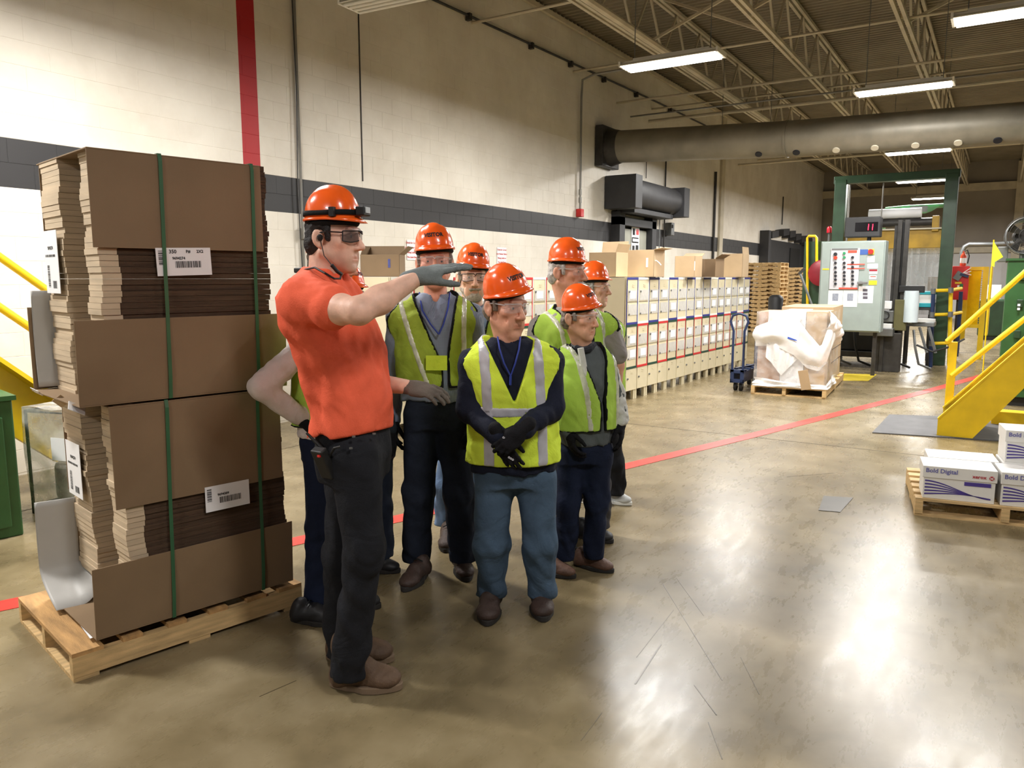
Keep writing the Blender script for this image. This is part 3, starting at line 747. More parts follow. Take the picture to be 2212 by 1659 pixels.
# ------------------------------------------------------------------ left edge: yellow stair, green box, wrapped bin
t = thing('yellow_stair', 'yellow stair with two handrails behind the carton stack', 'staircase', (-6.3, 3.6, 0))
XS = -6.35
a, b2 = on_x(-220, 400, XS), on_x(120, 640, XS)
MB().tube([a, b2, b2+(b2-a)*.25], .03, 10).build('handrail', m_yellow, t, smooth=True)
a, b2 = on_x(-220, 515, XS), on_x(120, 745, XS)
MB().tube([a, b2, b2+(b2-a)*.25], .03, 10).build('handrail', m_yellow, t, smooth=True)
a, b2 = on_x(-220, 640, XS+.05), on_x(180, 905, XS+.05); n_ = (b2-a).normalized(); dn = Vector((0, n_.z, -n_.y)); dn = dn if dn.z < 0 else -dn
MB().prism([a, b2, b2+dn*.4, a+dn*.4], (.06, 0, 0)).build('stringer', m_yellow, t)
MB().prism([a, b2, b2+dn*.03, a+dn*.03], (.2, 0, 0)).build('stringer_flange', m_yellow, t)
e = b2+n_*.4
MB().prism([Vector((e.x, e.y, 0)), Vector((e.x, e.y+.3, 0)), Vector((e.x, e.y+.3, max(.3, e.z))), Vector((e.x, e.y, max(.3, e.z)))], (.06, 0, 0)).build('foot_plate', m_yellow, t)
q = on_z(46, 1140)
t = thing('green_cabinet', 'dark green steel cabinet at the left picture edge', 'cabinet', (q.x-.3, q.y-.35, 0), -.2)
zt = on_d(32, 855, (q).dot(FWD)).z
MB().box((0, 0, zt/2), (.8, .75, zt)).build('body', m_green, t, local=True, bevel=.01)
MB().box((.41, 0, zt*.48), (.02, .62, zt*.8)).build('door', m_green, t, local=True, bevel=.006)
MB().box((0, 0, zt+.01), (.84, .79, .03)).build('lid', m_green, t, local=True)
q2 = on_z(85, 1118); c = Vector((q2.x+.1, q2.y+.45, 0)); zb_ = on_d(80, 868, c.dot(FWD)).z
t = thing('clear_bin', 'clear plastic covered wire bin behind the carton stack', 'bin', tuple(c), .25)
m_clear = film('clear_poly', (222, 220, 212), .42, rough=.12, bump=.6, bscale=9)
def binfn(sx, sy):
    return lambda u, v: Vector((sx(u), sy(u), v*zb_))+Vector((.012*math.sin(9*u+5*v), .012*math.cos(8*u-6*v), 0))
for nm, f1, f2 in (('front_sheet', lambda u: -.35+.7*u, lambda u: -.36), ('side_sheet', lambda u: .36, lambda u: -.35+.7*u), ('back_sheet', lambda u: -.35+.7*u, lambda u: .36), ('side_sheet', lambda u: -.36, lambda u: -.35+.7*u)):
    MB().grid(binfn(f1, f2), 10, 12).build(nm, m_clear, t, smooth='all', local=True)
MB().grid(lambda u, v: Vector((-.36+.72*u, -.36+.72*v, zb_+.01*math.sin(12*u)*math.cos(9*v))), 10, 10).build('top_sheet', m_clear, t, smooth='all', local=True)
for (x, y) in ((-.34, -.34), (.34, -.34), (.34, .34), (-.34, .34)): MB().cyl((x, y, 0), (x, y, zb_-.02), .011, 8).build('frame_post', m_black, t, local=True)
for z in (.05, zb_-.03): MB().tube([(-.34, -.34, z), (.34, -.34, z), (.34, .34, z), (-.34, .34, z)], .011, 8, closed=True).build('frame_ring', m_black, t, local=True)
MB().box((.05, -.37, zb_-.28), (.28, .004, .16)).build('paper_note', m_paper, t, local=True)
MB().box((0, 0, .22), (.5, .5, .3)).build('scrap_load', M('scrap_grey', (120, 112, 100), .8, var=.5, scale=12), t, local=True, bevel=.05)
# ------------------------------------------------------------------ paper cartons on a pallet, right
XA = on_z(1975, 1113.8); XB = on_z(2141.7, 1132); xrot = math.atan2(XB.y-XA.y, XB.x-XA.x)
def pallet_x(label, loc, rotz, W, D, seed):
    """stringers run away from the viewer; the front edge shows three stringer ends"""
    t = thing('pallet', label, 'pallet', loc, rotz); bt = .02
    for x in (.025, W/2-.05, W-.025): MB().box((x, D/2, .02+.045), (.05, D, .09)).build('stringer', m_wood, t, local=True)
    for k in range(6):
        y = .06+(D-.12)*k/5; MB().box((W/2, y, .12), (W, .1, .02)).build('deck_board', m_wood, t, local=True)
    for y in (.06, D/2, D-.06): MB().box((W/2, y, .01), (W, .1, .02)).build('bottom_board', m_wood, t, local=True)
    return t
pallet_x('pallet carrying the white paper boxes at the right edge', (XA.x, XA.y, 0), xrot, 1.2, .98, 5)
m_box = M('white_carton_print', (226, 224, 220), .5, var=.03); m_purple = M('purple_ink', (74, 58, 140), .6, var=.05); m_xred = M('red_ink', (176, 38, 56), .6, var=0)
m_grey_ink = M('blue_grey_ink', (104, 104, 168), .6, var=0)
bw, bd, bh, lidh = .455, .3, .235, .085
def paper_box(label, x, y, z):
    t = thing('paper_carton', label, 'paper box', (0, 0, 0), xrot, 'white printed paper boxes')
    c = Matrix.Translation((XA.x, XA.y, 0)) @ Matrix.Rotation(xrot, 4, 'Z') @ Vector((x+bw/2, y+bd/2, z)); t.location = c
    MB().box((0, 0, (bh-.01)/2), (bw-.016, bd-.016, bh-.01)).build('tray', m_box, t, local=True, bevel=.003)
    MB().box((0, 0, bh-lidh/2), (bw, bd, lidh)).build('lid', m_box, t, local=True, bevel=.004)
    y0 = -bd/2
    text_mesh('Bold Digital', .042, frame_fn((-bw/2+.018, y0-.0025, bh-.032), (1, 0, 0), (0, 0, 1)), .0009, 'LEFT').build('lettering', m_grey_ink, t, local=True)
    text_mesh('xerox', .034, frame_fn((bw/2-.15, y0-.0025, bh-.05), (1, 0, 0), (0, 0, 1)), .0009, 'LEFT').build('lettering', m_xred, t, local=True)
    b = MB(); b.cyl((bw/2-.035, y0-.001, bh-.052), (bw/2-.035, y0-.0035, bh-.052), .015, 20)
    b.build('ball_mark', m_xred, t, local=True)
    MB().bar((bw/2-.046, y0-.0042, bh-.046), (bw/2-.026, y0-.0042, bh-.06), .0006, .005).bar((bw/2-.044, y0-.0042, bh-.06), (bw/2-.026, y0-.0042, bh-.044), .0006, .004).build('ball_mark', m_box, t, local=True)
    for k in range(5):
        def fn(u, v, k=k):
            z = (bh-lidh-.022-.024*k)*(1-u)**0
            s_ = u*u*(3-2*u); zz = z*(1-s_)+(.028+.002*k)*s_+.012*math.sin(math.pi*u)*(.2+.25*k)
            w = .0055*(1-.8*u)
            return Vector((-bw/2+.018+(bw-.05)*u, y0+.0055, zz+(v-.5)*2*w))
        MB().grid(fn, 18, 1).build('wave_stripe', m_purple, t, local=True)
    MB().box((bw/2-.115, y0+.006, bh-lidh-.022), (.16, .003, .026)).build('printed_band', m_purple, t, local=True)
    return t
paper_box('front white paper box nearest the aisle, purple waves', .035, .02, .131)
paper_box('front white paper box cut by the right picture edge', .51, .02, .131)
paper_box('second white paper box behind the front one, lid showing', .09, .34, .131)
paper_box('white paper box in the lower back row by the right edge', .565, .34, .131)
paper_box('white paper box stacked on top at the right edge', .57, .36, .131+bh)

# ------------------------------------------------------------------ yellow stair at the right
t = thing('metal_stair', 'yellow steel stair with pipe handrails at the right edge', 'staircase', on_z(2028, 943))
YN, YF = 9.25, 10.15
def slope(px0, py0, px1, py1, Y, ext=1.6):
    a = on_y(px0, py0, Y); b = on_y(px1, py1, Y); return a, a+(b-a)*ext
for Y, nm in ((YN, 'near'), (YF, 'far')):
    a = on_y(2026, 905, YN); b = on_y(2212, 745, YN); a.y = b.y = Y; b = a+(b-a)*1.9
    dn = 0.27
    foot = [Vector((a.x, Y, 0)), Vector((a.x, Y, a.z)), Vector((b.x, Y, b.z)), Vector((b.x, Y, b.z-dn*1.3)), Vector((a.x+(a.z+.02-dn*1.3 < 0)*.0+.32, Y, 0))]
    MB().prism(foot, (0, .02, 0)).build('stringer', m_yellow, t)
    d = (b-a).normalized()
    MB().bar(a+Vector((0, .04 if Y == YN else -.02, 0)), b+Vector((0, .04 if Y == YN else -.02, 0)), .1, .015, (0, 0, 1)).build('stringer_flange', m_yellow, t)
sl = (b-a).normalized()
for k in range(7):
    z = .2*(k+1); x = a.x+.02+(z-a.z+.12)/(sl.z/sl.x)
    MB().box((x+.12, (YN+YF)/2, z), (.26, YF-YN-.04, .03)).build('tread', M('worn_tread', (206, 190, 120), .6, var=.2), t)
PY = YF+.05
pb = on_y(2047, 903, PY); pt_ = on_y(2046, 738, PY)
MB().box((pb.x, PY, (pb.z+pt_.z)/2), (.085, .085, pt_.z-pb.z)).build('rail_post', m_yellow, t, bevel=.008)
def rail(p0, p1, Y, r=.03, nm='handrail'):
    a = on_y(*p0, Y); b = on_y(*p1, Y); MB().tube([a, b, b+(b-a)*.6], r, 12).build(nm, m_yellow, t, smooth=True)
rail((2046, 738), (2212, 590), PY-.06); rail((2056, 812), (2212, 690), PY-.06)
NY = YN+.05
rail((2095, 705), (2240, 560), NY+.15, .026) if False else None
MB().tube([on_y(2046, 738, PY-.06), on_y(2068, 722, PY+.35)], .026, 10).build('handrail', m_yellow, t, smooth=True)
# floor mats, patches and kerb
m_mat = M('grey_mat', (96, 96, 98), .75, var=.12, bump=.3, bscale=120)
def floor_patch(name, pts, z, mat, label, cat):
    P = [on_z(*p) for p in pts]
    for p in P: p.z = z
    b = MB().prism(P, (0, 0, -z+.0005)); return tag(b.build(name, mat), label, cat)
floor_patch('floor_mat', ((1884, 936), (1921, 897), (2230, 908), (2230, 958)), .012, m_mat, 'flat grey mat on the floor before the yellow stair', 'mat')
floor_patch('floor_patch', ((1768, 1103), (1779, 1072), (1843, 1076), (1815, 1107)), .004, M('dark_patch', (84, 80, 74), .45, var=.15), 'small dark square patch on the open floor', 'floor patch')
floor_patch('yellow_floor_mark', ((1790, 822), (1800, 807), (1894, 809), (1876, 823)), .004, M('yellow_floor_paint', (190, 168, 46), .5, var=.12), 'yellow painted floor mark behind the wrapped pallet', 'floor mark')
k0 = on_z(2140, 917); t = thing('yellow_kerb', 'low yellow kerb under the green machine', 'kerb', (k0.x, k0.y, 0))
MB().box((k0.x+1.5, k0.y+.1, .08), (3.0, .2, .16)).build('block', m_yellow, t, bevel=.008)
# ------------------------------------------------------------------ green machine behind the stair
GY = 12.0
gl = on_y(2150, 880, GY); gz = on_y(2150, 561, GY).z
t = thing('green_machine', 'tall green machine cabinet behind the yellow stair', 'machine', (gl.x+1.5, GY+.8, 0))
MB().box((gl.x+1.5, GY+.8, .06+gz/2), (3.0, 1.6, gz-.12)).build('body', m_green, t, bevel=.01)
MB().box((gl.x+1.5, GY+.8, gz), (3.05, 1.65, .03)).build('top_plate', m_green, t)
MB().box((gl.x+1.5, GY+.8, .06), (2.9, 1.5, .12)).build('plinth', m_black, t)
MB().box((gl.x+.9, GY-.015, gz*.52), (1.3, .03, gz*.78)).build('door', m_green, t, bevel=.01)
for z in (.55, .95, 1.35, 1.7): MB().box((gl.x+.17, GY-.02, z), (.07, .05, .1)).build('hinge', m_dgreen, t, bevel=.006)
for z in (1.28, 1.33): MB().box((gl.x+.16, GY-.05, z), (.03, .02, .03)).build('latch', m_paper, t)
# fan on its stand, standing on the machine
fc = on_y(2212, 510, GY+.3); t = thing('industrial_fan', 'grey drum fan standing on the green machine', 'fan', (fc.x, GY+.3, gz+.015))
fr = .235; ax_ = Vector((.25, -1, .0)).normalized()
MB().tube([fc-ax_*.15, fc+ax_*.12], [fr*.8, fr], 28, cap=False).build('drum', m_steel, t, smooth=True, solid=.012)
MB().tube([fc-ax_*.2, fc-ax_*.06], .09, 16).build('motor', m_dsteel, t, smooth=True)
for k in range(4):
    a_ = k*math.pi/2+.4; s1 = ax_.cross(Vector((0, 0, 1))).normalized(); s2 = s1.cross(ax_)
    dr = s1*math.cos(a_)+s2*math.sin(a_); pr = s1*-math.sin(a_)+s2*math.cos(a_)
    MB().prism([fc+dr*.05, fc+dr*.05+pr*.05, fc+dr*.2+pr*.09+ax_*.03, fc+dr*.21-pr*.02], ax_*.006).build('blade', m_dsteel, t)
for r_ in (.09, .15, .21, .255): MB().tube([fc+ax_*.125+(s1*math.cos(i*math.pi/12)+s2*math.sin(i*math.pi/12))*r_ for i in range(24)], .004, 5, closed=True).build('guard_ring', m_dsteel, t)
MB().box((fc.x-.22, GY+.3, (fc.z+gz)/2-.08), (.12, .16, .2)).build('control_box', m_steel, t, bevel=.008)
MB().cyl((fc.x, GY+.3, gz+.015), (fc.x, GY+.3, fc.z-fr*.8), .035, 10).build('stand', m_steel, t)
# safety flag
fp = on_y(2147, 518, GY-.05); t = thing('safety_flag', 'yellow-green safety flag beside the green machine', 'flag', (fp.x, GY-.05, 0))
MB().cyl((fp.x, GY-.05, .0), fp, .008, 8).build('staff', m_yellow, t)
m_flag = M('flag_cloth', (206, 224, 44), .6, var=.08)
F0 = [on_y(*p, GY-.06) for p in ((2147, 522), (2167, 555), (2149, 566), (2148, 577), (2141, 573))]
MB().prism(F0, (0, .004, 0)).build('cloth', m_flag, t)

# ------------------------------------------------------------------ control cabinet
CY = 14.3
m_cab = M('grey_cabinet_paint', (146, 158, 154), .45, var=.05)
ca, cb = on_y(1774, 522, CY), on_y(1901, 719, CY)
cx0, cx1, cz0, cz1 = ca.x, cb.x-.0, cb.z, ca.z
t = thing('control_cabinet', 'grey control cabinet with push buttons and posted papers', 'control cabinet', ((cx0+cx1)/2, CY+.18, cz0))
MB().box(((cx0+cx1)/2, CY+.2, (cz0+cz1)/2), (cx1-cx0, .36, cz1-cz0)).build('body', m_cab, t, bevel=.012)
door = MB().box(((cx0+cx1)/2, CY+.01, (cz0+cz1)/2), (cx1-cx0-.04, .02, cz1-cz0-.04)).build('door', m_cab, t, bevel=.006)
for x in (cx0+.1, cx1-.1): MB().box((x, CY+.2, cz0/2), (.06, .06, cz0)).build('support_leg', m_dsteel, t)
def cabrect(p0, p1, mat, nm, par, th=.008, y=CY):
    a = on_y(*p0, y); b = on_y(*p1, y)
    return MB().box(((a.x+b.x)/2, y-th/2, (a.z+b.z)/2), (abs(b.x-a.x), th, abs(a.z-b.z))).build(nm, mat, par)
pn = cabrect((1796, 537), (1853, 625), M('panel_grey', (190, 190, 196), .5, var=.03), 'button_panel', t, .02)
YP = CY-.02
m_blk = M('button_black', (30, 32, 40), .4, var=0); m_gbt = M('button_green', (40, 140, 90), .4, var=0); m_rbt = M('button_red', (200, 60, 36), .4, var=0); m_orange = M('orange_mark', (222, 78, 60), .6, var=0)
for ci, px in enumerate((1805, 1824, 1842)):
    ys = {0: (549, 557, 568, 578, 588, 596, 604, 613), 1: (547, 556, 568, 577, 588, 596, 604, 613), 2: (556, 567, 577, 587, 596, 604, 613)}[ci]
    for k, py in enumerate(ys):
        c = on_y(px, py, YP); r_ = .03 if (ci, k) in ((0, 0), (0, 1)) else .022
        mm = m_gbt if ci == 1 and k < 2 else m_rbt if (ci, k) == (0, 1) else m_blk
        MB().cyl(c+Vector((0, .005, 0)), c-Vector((0, .03, 0)), r_, 12).build('push_button', mm, pn, smooth=True)
for a, b2, mm in (((1832, 541), (1851, 546), m_orange), ((1812, 621), (1852, 625), m_orange), ((1830, 570), (1868, 572), m_orange), ((1830, 579), (1868, 581), m_orange), ((1797, 537), (1853, 539.5), m_steel)):
    cabrect(a, b2, mm, 'printed_strip', t, .004, YP-.001)
cabrect((1857, 539), (1875, 550), M('blue_plate', (60, 92, 160), .5, var=.05), 'blue_plate', t, .006)
es = cabrect((1876, 538), (1888, 550), M('estop_yellow', (214, 180, 60), .5, var=.05), 'stop_plate', t, .01)
c = on_y(1881.5, 543.5, CY-.01); MB().cyl(c, c-Vector((0, .05, 0)), .04, 16).build('stop_button', m_red, es, smooth=True)
for a, b2 in (((1874, 553), (1889, 567)), ((1874, 570), (1896, 580)), ((1878, 582), (1895, 592)), ((1878, 595), (1893, 603))):
    w = cabrect(a, b2, m_paper, 'sticker', t, .004)
cabrect((1878, 582), (1895, 586), M('danger_red', (150, 30, 44), .5, var=0), 'sticker_header', t, .006)
cabrect((1880, 596.5), (1892, 598.5), m_orange, 'sticker_header', t, .006)
cabrect((1877, 606), (1894, 615.5), M('warning_yellow', (226, 204, 40), .5, var=0), 'warning_sticker', t, .005)
c = on_y(1860, 611, CY); MB().cyl(c, c-Vector((0, .06, 0)), .035, 12).box(c-Vector((-.03, .07, 0)), (.16, .03, .04)).build('door_handle', m_steel, t, bevel=.005)
for a, b2 in (((1790, 627), (1819, 663)), ((1822, 627), (1851, 663)), ((1855, 618), (1885, 655))):
    s_ = cabrect(a, b2, m_paper, 'posted_sheet', t, .003)
    mx_ = (a[0]+b2[0])/2
    if b2[0] == 1885:
        for k in range(3): cabrect((mx_-6, 624+8*k), (mx_+4, 630+8*k), M('photo_print', (88, 84, 96), .6, var=.4, scale=60), 'picture', s_, .005)
    else: cabrect((mx_-6, 634), (mx_+6, 650), M('grey_print', (140, 146, 160), .6, var=.2, scale=50), 'picture', s_, .005)
cabrect((1777, 580), (1791, 583), m_yellow, 'yellow_tag', t, .004)
# digital counter on a post
DYp = 14.6
a, b2 = on_y(1826, 470, DYp), on_y(1900, 511, DYp)
t = thing('digital_counter', 'dark digital counter box reading 11 above the cabinet', 'display', ((a.x+b2.x)/2+.1, DYp+.15, cz1))
MB().box(((a.x+b2.x)/2, DYp+.15, (a.z+b2.z)/2), (b2.x-a.x, .3, a.z-b2.z)).build('housing', m_dark, t, bevel=.015)
w0, w1 = on_y(1848, 481, DYp), on_y(1896, 499, DYp)
MB().box(((w0.x+w1.x)/2, DYp-.003, (w0.z+w1.z)/2), (w1.x-w0.x, .01, w0.z-w1.z)).build('window', M('display_glass', (12, 8, 12), .15, var=0), t)
m_led = M('led_red', (255, 30, 60), .5, var=0, emit=5)
for px in (1876, 1885): MB().bar(on_y(px-.8, 497, DYp-.012), on_y(px+.8, 484, DYp-.012), .018, .01).build('digit', m_led, t)
MB().cyl(((a.x+b2.x)/2+.1, DYp+.15, cz1), ((a.x+b2.x)/2+.1, DYp+.15, b2.z), .035, 10).build('post', m_dark, t)
# ------------------------------------------------------------------ green gantry frame with yellow roll beam
GYg = 17.0
t = thing('gantry_frame', 'tall green steel gantry frame of the roll wrapping line', 'gantry', (on_y(2055, 640, GYg).x, GYg, 0))
p0, p1 = on_y(1818, 395, GYg), on_y(2058, 378, GYg); zt_ = 3.62
for x, nm in ((p0.x, 0), (p1.x, 1)): MB().box((x, GYg, zt_/2), (.22, .22, zt_)).build('post', m_dgreen, t, bevel=.008)
MB().box(((p0.x+p1.x)/2, GYg, zt_+.0), (p1.x-p0.x+.26, .2, .15)).build('cross_beam', m_dgreen, t, bevel=.008)
MB().cyl((p0.x+.17, GYg-.08, 1.5), (p0.x+.17, GYg-.08, zt_-.1), .02, 8).build('guide_rod', m_conduit, t)
xm = on_y(1905, 450, GYg).x; MB().cyl((xm, GYg, 2.6), (xm, GYg, zt_-.1), .012, 8).build('guide_rod', m_conduit, t)
t = thing('roll_beam', 'yellow cross beam carrying rollers on the green gantry', 'beam', ((p0.x+p1.x)/2, GYg+.3, 2.3))
ya, yb = on_y(1800, 500, GYg+.3), on_y(2052, 532, GYg+.3)
m_dyel = M('dirty_yellow', (176, 138, 36), .5, var=.25, scale=4)
MB().box(((p0.x+p1.x)/2, GYg+.3, (2.26+2.62)/2), (p1.x-p0.x-.24, .1, .36)).build('beam', m_dyel, t, bevel=.006)
MB().box(((p0.x+p1.x)/2, GYg+.24, 2.63), (p1.x-p0.x-.2, .1, .03)).build('flange', m_joist, t)
MB().cyl((p0.x+.16, GYg+.3, 2.76), (p1.x-.2, GYg+.3, 2.76), .085, 16).build('roller', m_dsteel, t, smooth=True)
for x in (p0.x+.2, p1.x-.24): MB().box((x, GYg+.28, 2.72), (.12, .16, .3)).build('bearing_block', m_dyel, t, bevel=.01)
t = thing('paper_roll', 'white paper roll lying along the top of the yellow beam', 'paper roll', ((p0.x+p1.x)/2-.2, GYg+.3, 2.845))
MB().cyl((p0.x+.5, GYg+.3, 2.944), (p1.x-.5, GYg+.3, 2.944), .1, 18).build('roll', m_paper, t, smooth=True)
t = thing('green_arch', 'light green arched bar behind the gantry', 'bar', (on_y(1915, 480, 18.2).x, 18.2, 0))
m_lgreen = M('light_green_paint', (92, 150, 104), .45, var=.12)
A = [on_y(*p, 18.2) for p in ((1908, 560), (1909, 462), (1914, 452), (1955, 448), (2056, 443))]
MB().tube([Vector((A[0].x, 18.2, 0))]+A[1:], .045, 8).build('frame_tube', m_lgreen, t, smooth=True)
gp = on_y(1985, 452, 18.15); MB().box(gp, (.32, .06, .12)).build('gusset', m_steel, t)
MB().prism([on_y(*p, 18.12) for p in ((1945, 450), (2030, 445), (2012, 456), (1998, 461), (1972, 461), (1962, 455))], (0, .05, 0)).build('gusset', m_lgreen, t)
# clear strip curtain
t = thing('strip_curtain', 'clear plastic curtain hanging below the yellow beam', 'curtain', ((p0.x+p1.x)/2+.3, GYg+.4, .9))
m_curt = film('curtain_film', (214, 218, 220), .34, rough=.1, bump=.25, bscale=3, var=.06)
n_c = 9; cx_a, cx_b = on_y(1910, 560, GYg+.4).x, on_y(2046, 560, GYg+.4).x
for k in range(n_c):
    xx = cx_a+(cx_b-cx_a)*(k+.5)/n_c; w = (cx_b-cx_a)/n_c*1.1
    MB().grid(lambda u, v: Vector((xx+w*(u-.5), GYg+.42+.03*math.sin(u*3.1+k)+.02*math.sin(v*6+k), .95+1.31*v)), 4, 10).build('strip', m_curt, t, smooth='all')
# ------------------------------------------------------------------ wrapping mast with film roll
MY = 15.4
t = thing('wrapping_mast', 'dark steel mast of the stretch wrapping machine', 'mast', (-1.5, MY, 0))
mx0 = on_y(1945, 600, MY).x
MB().box((mx0-.1, MY+.1, 1.35), (.1, .1, 2.5)).build('rear_column', m_dsteel, t)
for dx in (-.055, .055): MB().box((mx0+dx, MY, 1.36), (.075, .1, 2.66)).build('column_rail', m_dsteel, t, bevel=.006)
MB().box((mx0, MY+.06, 1.36), (.1, .03, 2.6)).build('column_web', m_black, t)
MB().box((mx0-.12, MY-.02, .35), (.42, .3, .7)).build('base', m_dsteel, t, bevel=.01)
MB().box((mx0+.05, MY-.05, 1.02), (.2, .14, .55)).build('carriage', M('olive_box', (96, 92, 56), .6, var=.15), t, bevel=.01)
MB().box((mx0-.3, MY-.2, .72), (.55, .3, .14)).build('drive_cover', m_steel, t, bevel=.01)
MB().box((mx0+.2, MY-.03, 1.48), (.4, .14, .12)).build('film_arm', m_black, t, bevel=.01)
rc = on_y(1968, 660, MY-.05); t = thing('film_roll', 'white roll of stretch film hanging on the mast', 'film roll', (rc.x, MY-.05, on_y(1968, 696, MY).z))
zr0, zr1 = on_y(1968, 696, MY-.05).z, on_y(1968, 628, MY-.05).z
MB().lathe([(.03, zr0-.02), (.03, zr0), (.125, zr0), (.125, zr1), (.03, zr1), (.03, zr1+.03)], (rc.x, MY-.05, 0), 24).build('roll', M('film_white', (206, 218, 224), .3, var=.03), t, smooth=True)
# machine bed, conveyor and small fittings
t = thing('machine_bed', 'dark low machine bed with cables behind the wrapped pallet', 'machine', (-1.9, 15.9, 0))
MB().box((-2.2, 16.25, .25), (1.2, 1.1, .1)).build('deck', m_dsteel, t)
for (x, y) in ((-2.7, 15.8), (-1.7, 15.8), (-2.7, 16.7), (-1.7, 16.7)): MB().box((x, y, .1), (.12, .12, .2)).build('foot', m_black, t)
MB().box((-2.2, 16.3, .6), (1.1, .9, .6)).build('gear_housing', m_black, t, bevel=.03)
MB().box((-1.28, 16.05, .84), (.6, .5, .08)).build('turntable', m_steel, t, bevel=.01)
MB().lathe([(.1, .0), (.3, .0), (.3, .05), (.1, .05)], (-1.28, 16.05, .88), 24).build('turntable_disc', m_white, t, smooth=True)
for k in range(5):
    x = -2.6+.33*k; MB().tube([(x, 15.5, .75), (x+.05, 15.4, .45), (x+.12, 15.45, .15), (x+.3, 15.6, .06)], .022, 7).build('cable', m_black if k % 2 else m_steel, t, smooth=True)
MB().tube([(-1.2, 15.3, .5), (-.95, 15.25, .4), (-.7, 15.4, .48), (-.5, 15.8, .6)], .018, 7).build('cable', m_black, t, smooth=True)
for k in range(2): MB().bar((-1.2+.15*k, 15.6, .8), (-1.05+.14*k, 15.55, .35), .05, .03).build('strut', m_steel, t)
for (x, z, w, h, m) in ((-1.72, 1.2, .18, .14, m_paper), (-1.74, 1.0, .3, .2, m_steel), (-1.7, .8, .2, .14, m_white)): MB().box((x, 15.2, z), (w, .14, h)).build('fitting', m, t, bevel=.01)
MB().tube([Vector((-1.72+.07*math.cos(i*math.pi/8), 15.1, 1.02+.07*math.sin(i*math.pi/8))) for i in range(16)], .01, 6, closed=True).build('hose_loop', m_black, t)
MB().box((-1.75, 15.2, .4), (.06, .06, .8)).build('fitting_post', m_dsteel, t)
# plastic crates
m_teal = M('teal_crate', (40, 160, 172), .45, var=.08)
cp = on_y(1995, 645, 16.9); t = thing('plastic_crate', 'teal and white plastic crate on the machine table', 'crate', (cp.x, 16.9, cp.z-.2))
MB().box(cp+Vector((0, 0, -.12)), (.4, .36, .08)).build('lower_band', m_teal, t, bevel=.01); MB().box(cp, (.37, .34, .18)).build('tray', m_white, t, bevel=.01); MB().box(cp+Vector((0, 0, .11)), (.42, .38, .06)).build('rim', m_teal, t, bevel=.01)
t = thing('crate_table', 'dark table under the teal crate', 'table', (cp.x, 16.9, 0)); MB().box((cp.x-.05, 16.9, cp.z-.19), (.46, .4, .05)).build('top', m_dsteel, t)
for sx in (-.25, .15):
    for sy in (-.16, .16): MB().box((cp.x+sx, 16.9+sy, (cp.z-.21)/2), (.05, .05, cp.z-.21)).build('leg', m_dsteel, t)
bp_ = on_y(2030, 605, 17.9); 
t = thing('cardboard_box', 'small brown box behind the clear curtain', 'cardboard box', (bp_.x, 17.9, .0)); MB().box((bp_.x-.05, 17.9, 1.55), (.3, .3, .3)).build('walls', m_card, t, bevel=.004)
MB().box((bp_.x-.05, 17.9, .7), (.2, .3, 1.4)).build('pedestal', m_dsteel, t)
# ------------------------------------------------------------------ navy and yellow guard rail
RY = 16.4
t = thing('guard_rail', 'navy post guard rail with yellow bars beside the stair', 'guard rail', on_z(2010, 793))
def cyl_px(p0, p1, Y0_, Y1_, r, m, nm): MB().cyl(on_y(*p0, Y0_), on_y(*p1, Y1_), r, 12).build(nm, m, t, smooth=True)
n0 = on_z(2010, 793); yy = n0.y
cyl_px((2010, 793), (2016, 630), yy, yy, .035, m_navy, 'post'); cyl_px((2066, 770), (2076, 630), yy+1.2, yy+1.2, .035, m_navy, 'post')
cyl_px((2050, 790), (2054, 628), yy+.1, yy+.1, .035, m_yellow, 'post'); cyl_px((2030, 770), (2040, 640), yy+1.0, yy+1.0, .03, m_yellow, 'post')
for y_ in (628, 680, 742): cyl_px((2014, y_), (2054, y_-1), yy, yy+.1, .032, m_yellow, 'bar')
for y_ in (628, 680): cyl_px((2054, y_-1), (2076, y_-5), yy+.1, yy+1.2, .032, m_yellow, 'bar')
for p_ in ((2016, 629), (2054, 627), (2014, 680), (2053, 679), (2012, 742)):
    c = on_y(*p_, yy); MB().cyl(c-Vector((0, 0, .05)), c+Vector((0, 0, .05)), .045, 10).build('clamp', m_steel, t, smooth=True)
# red cabinet, extinguisher, yellow cage
RYc = 18.0
a, b2 = on_y(2058, 575, RYc), on_y(2089, 648, RYc)
t = thing('red_cabinet', 'red wall cabinet on the gantry post behind the rail', 'cabinet', ((a.x+b2.x)/2, RYc, 0))
MB().box(((a.x+b2.x)/2, RYc+.1, (a.z+b2.z)/2), (b2.x-a.x, .2, a.z-b2.z)).build('box', m_red, t, bevel=.01)
MB().box(((a.x+b2.x)/2, RYc+.12, b2.z/2), (.08, .08, b2.z)).build('stand', m_dsteel, t)
MB().bar(on_y(2064, 604, RYc-.03), on_y(2076, 588, RYc-.03), .03, .12).build('spray_gun', m_steel, t); MB().bar(on_y(2074, 592, RYc-.04), on_y(2092, 598, RYc-.04), .03, .05).build('gun_handle', m_navy, t)
for k in range(3): MB().bar(on_y(2080+2*k, 590, RYc-.05), on_y(2098, 578+8*k, RYc-.05), .012, .014).build('cable_tie', m_paper, t)
cabrect((2063, 609), (2077, 613), m_yellow, 'sticker', t, .004, RYc); cabrect((2073, 613), (2080, 623), M('sticker_green', (40, 110, 60), .5, var=0), 'sticker', t, .004, RYc); cabrect((2068, 616), (2072, 623), m_paper, 'sticker', t, .004, RYc)
e = on_y(2080, 565, RYc-.02); t = thing('fire_extinguisher', 'small red and orange fire extinguisher above the red cabinet', 'extinguisher', (e.x, RYc+.1, a.z))
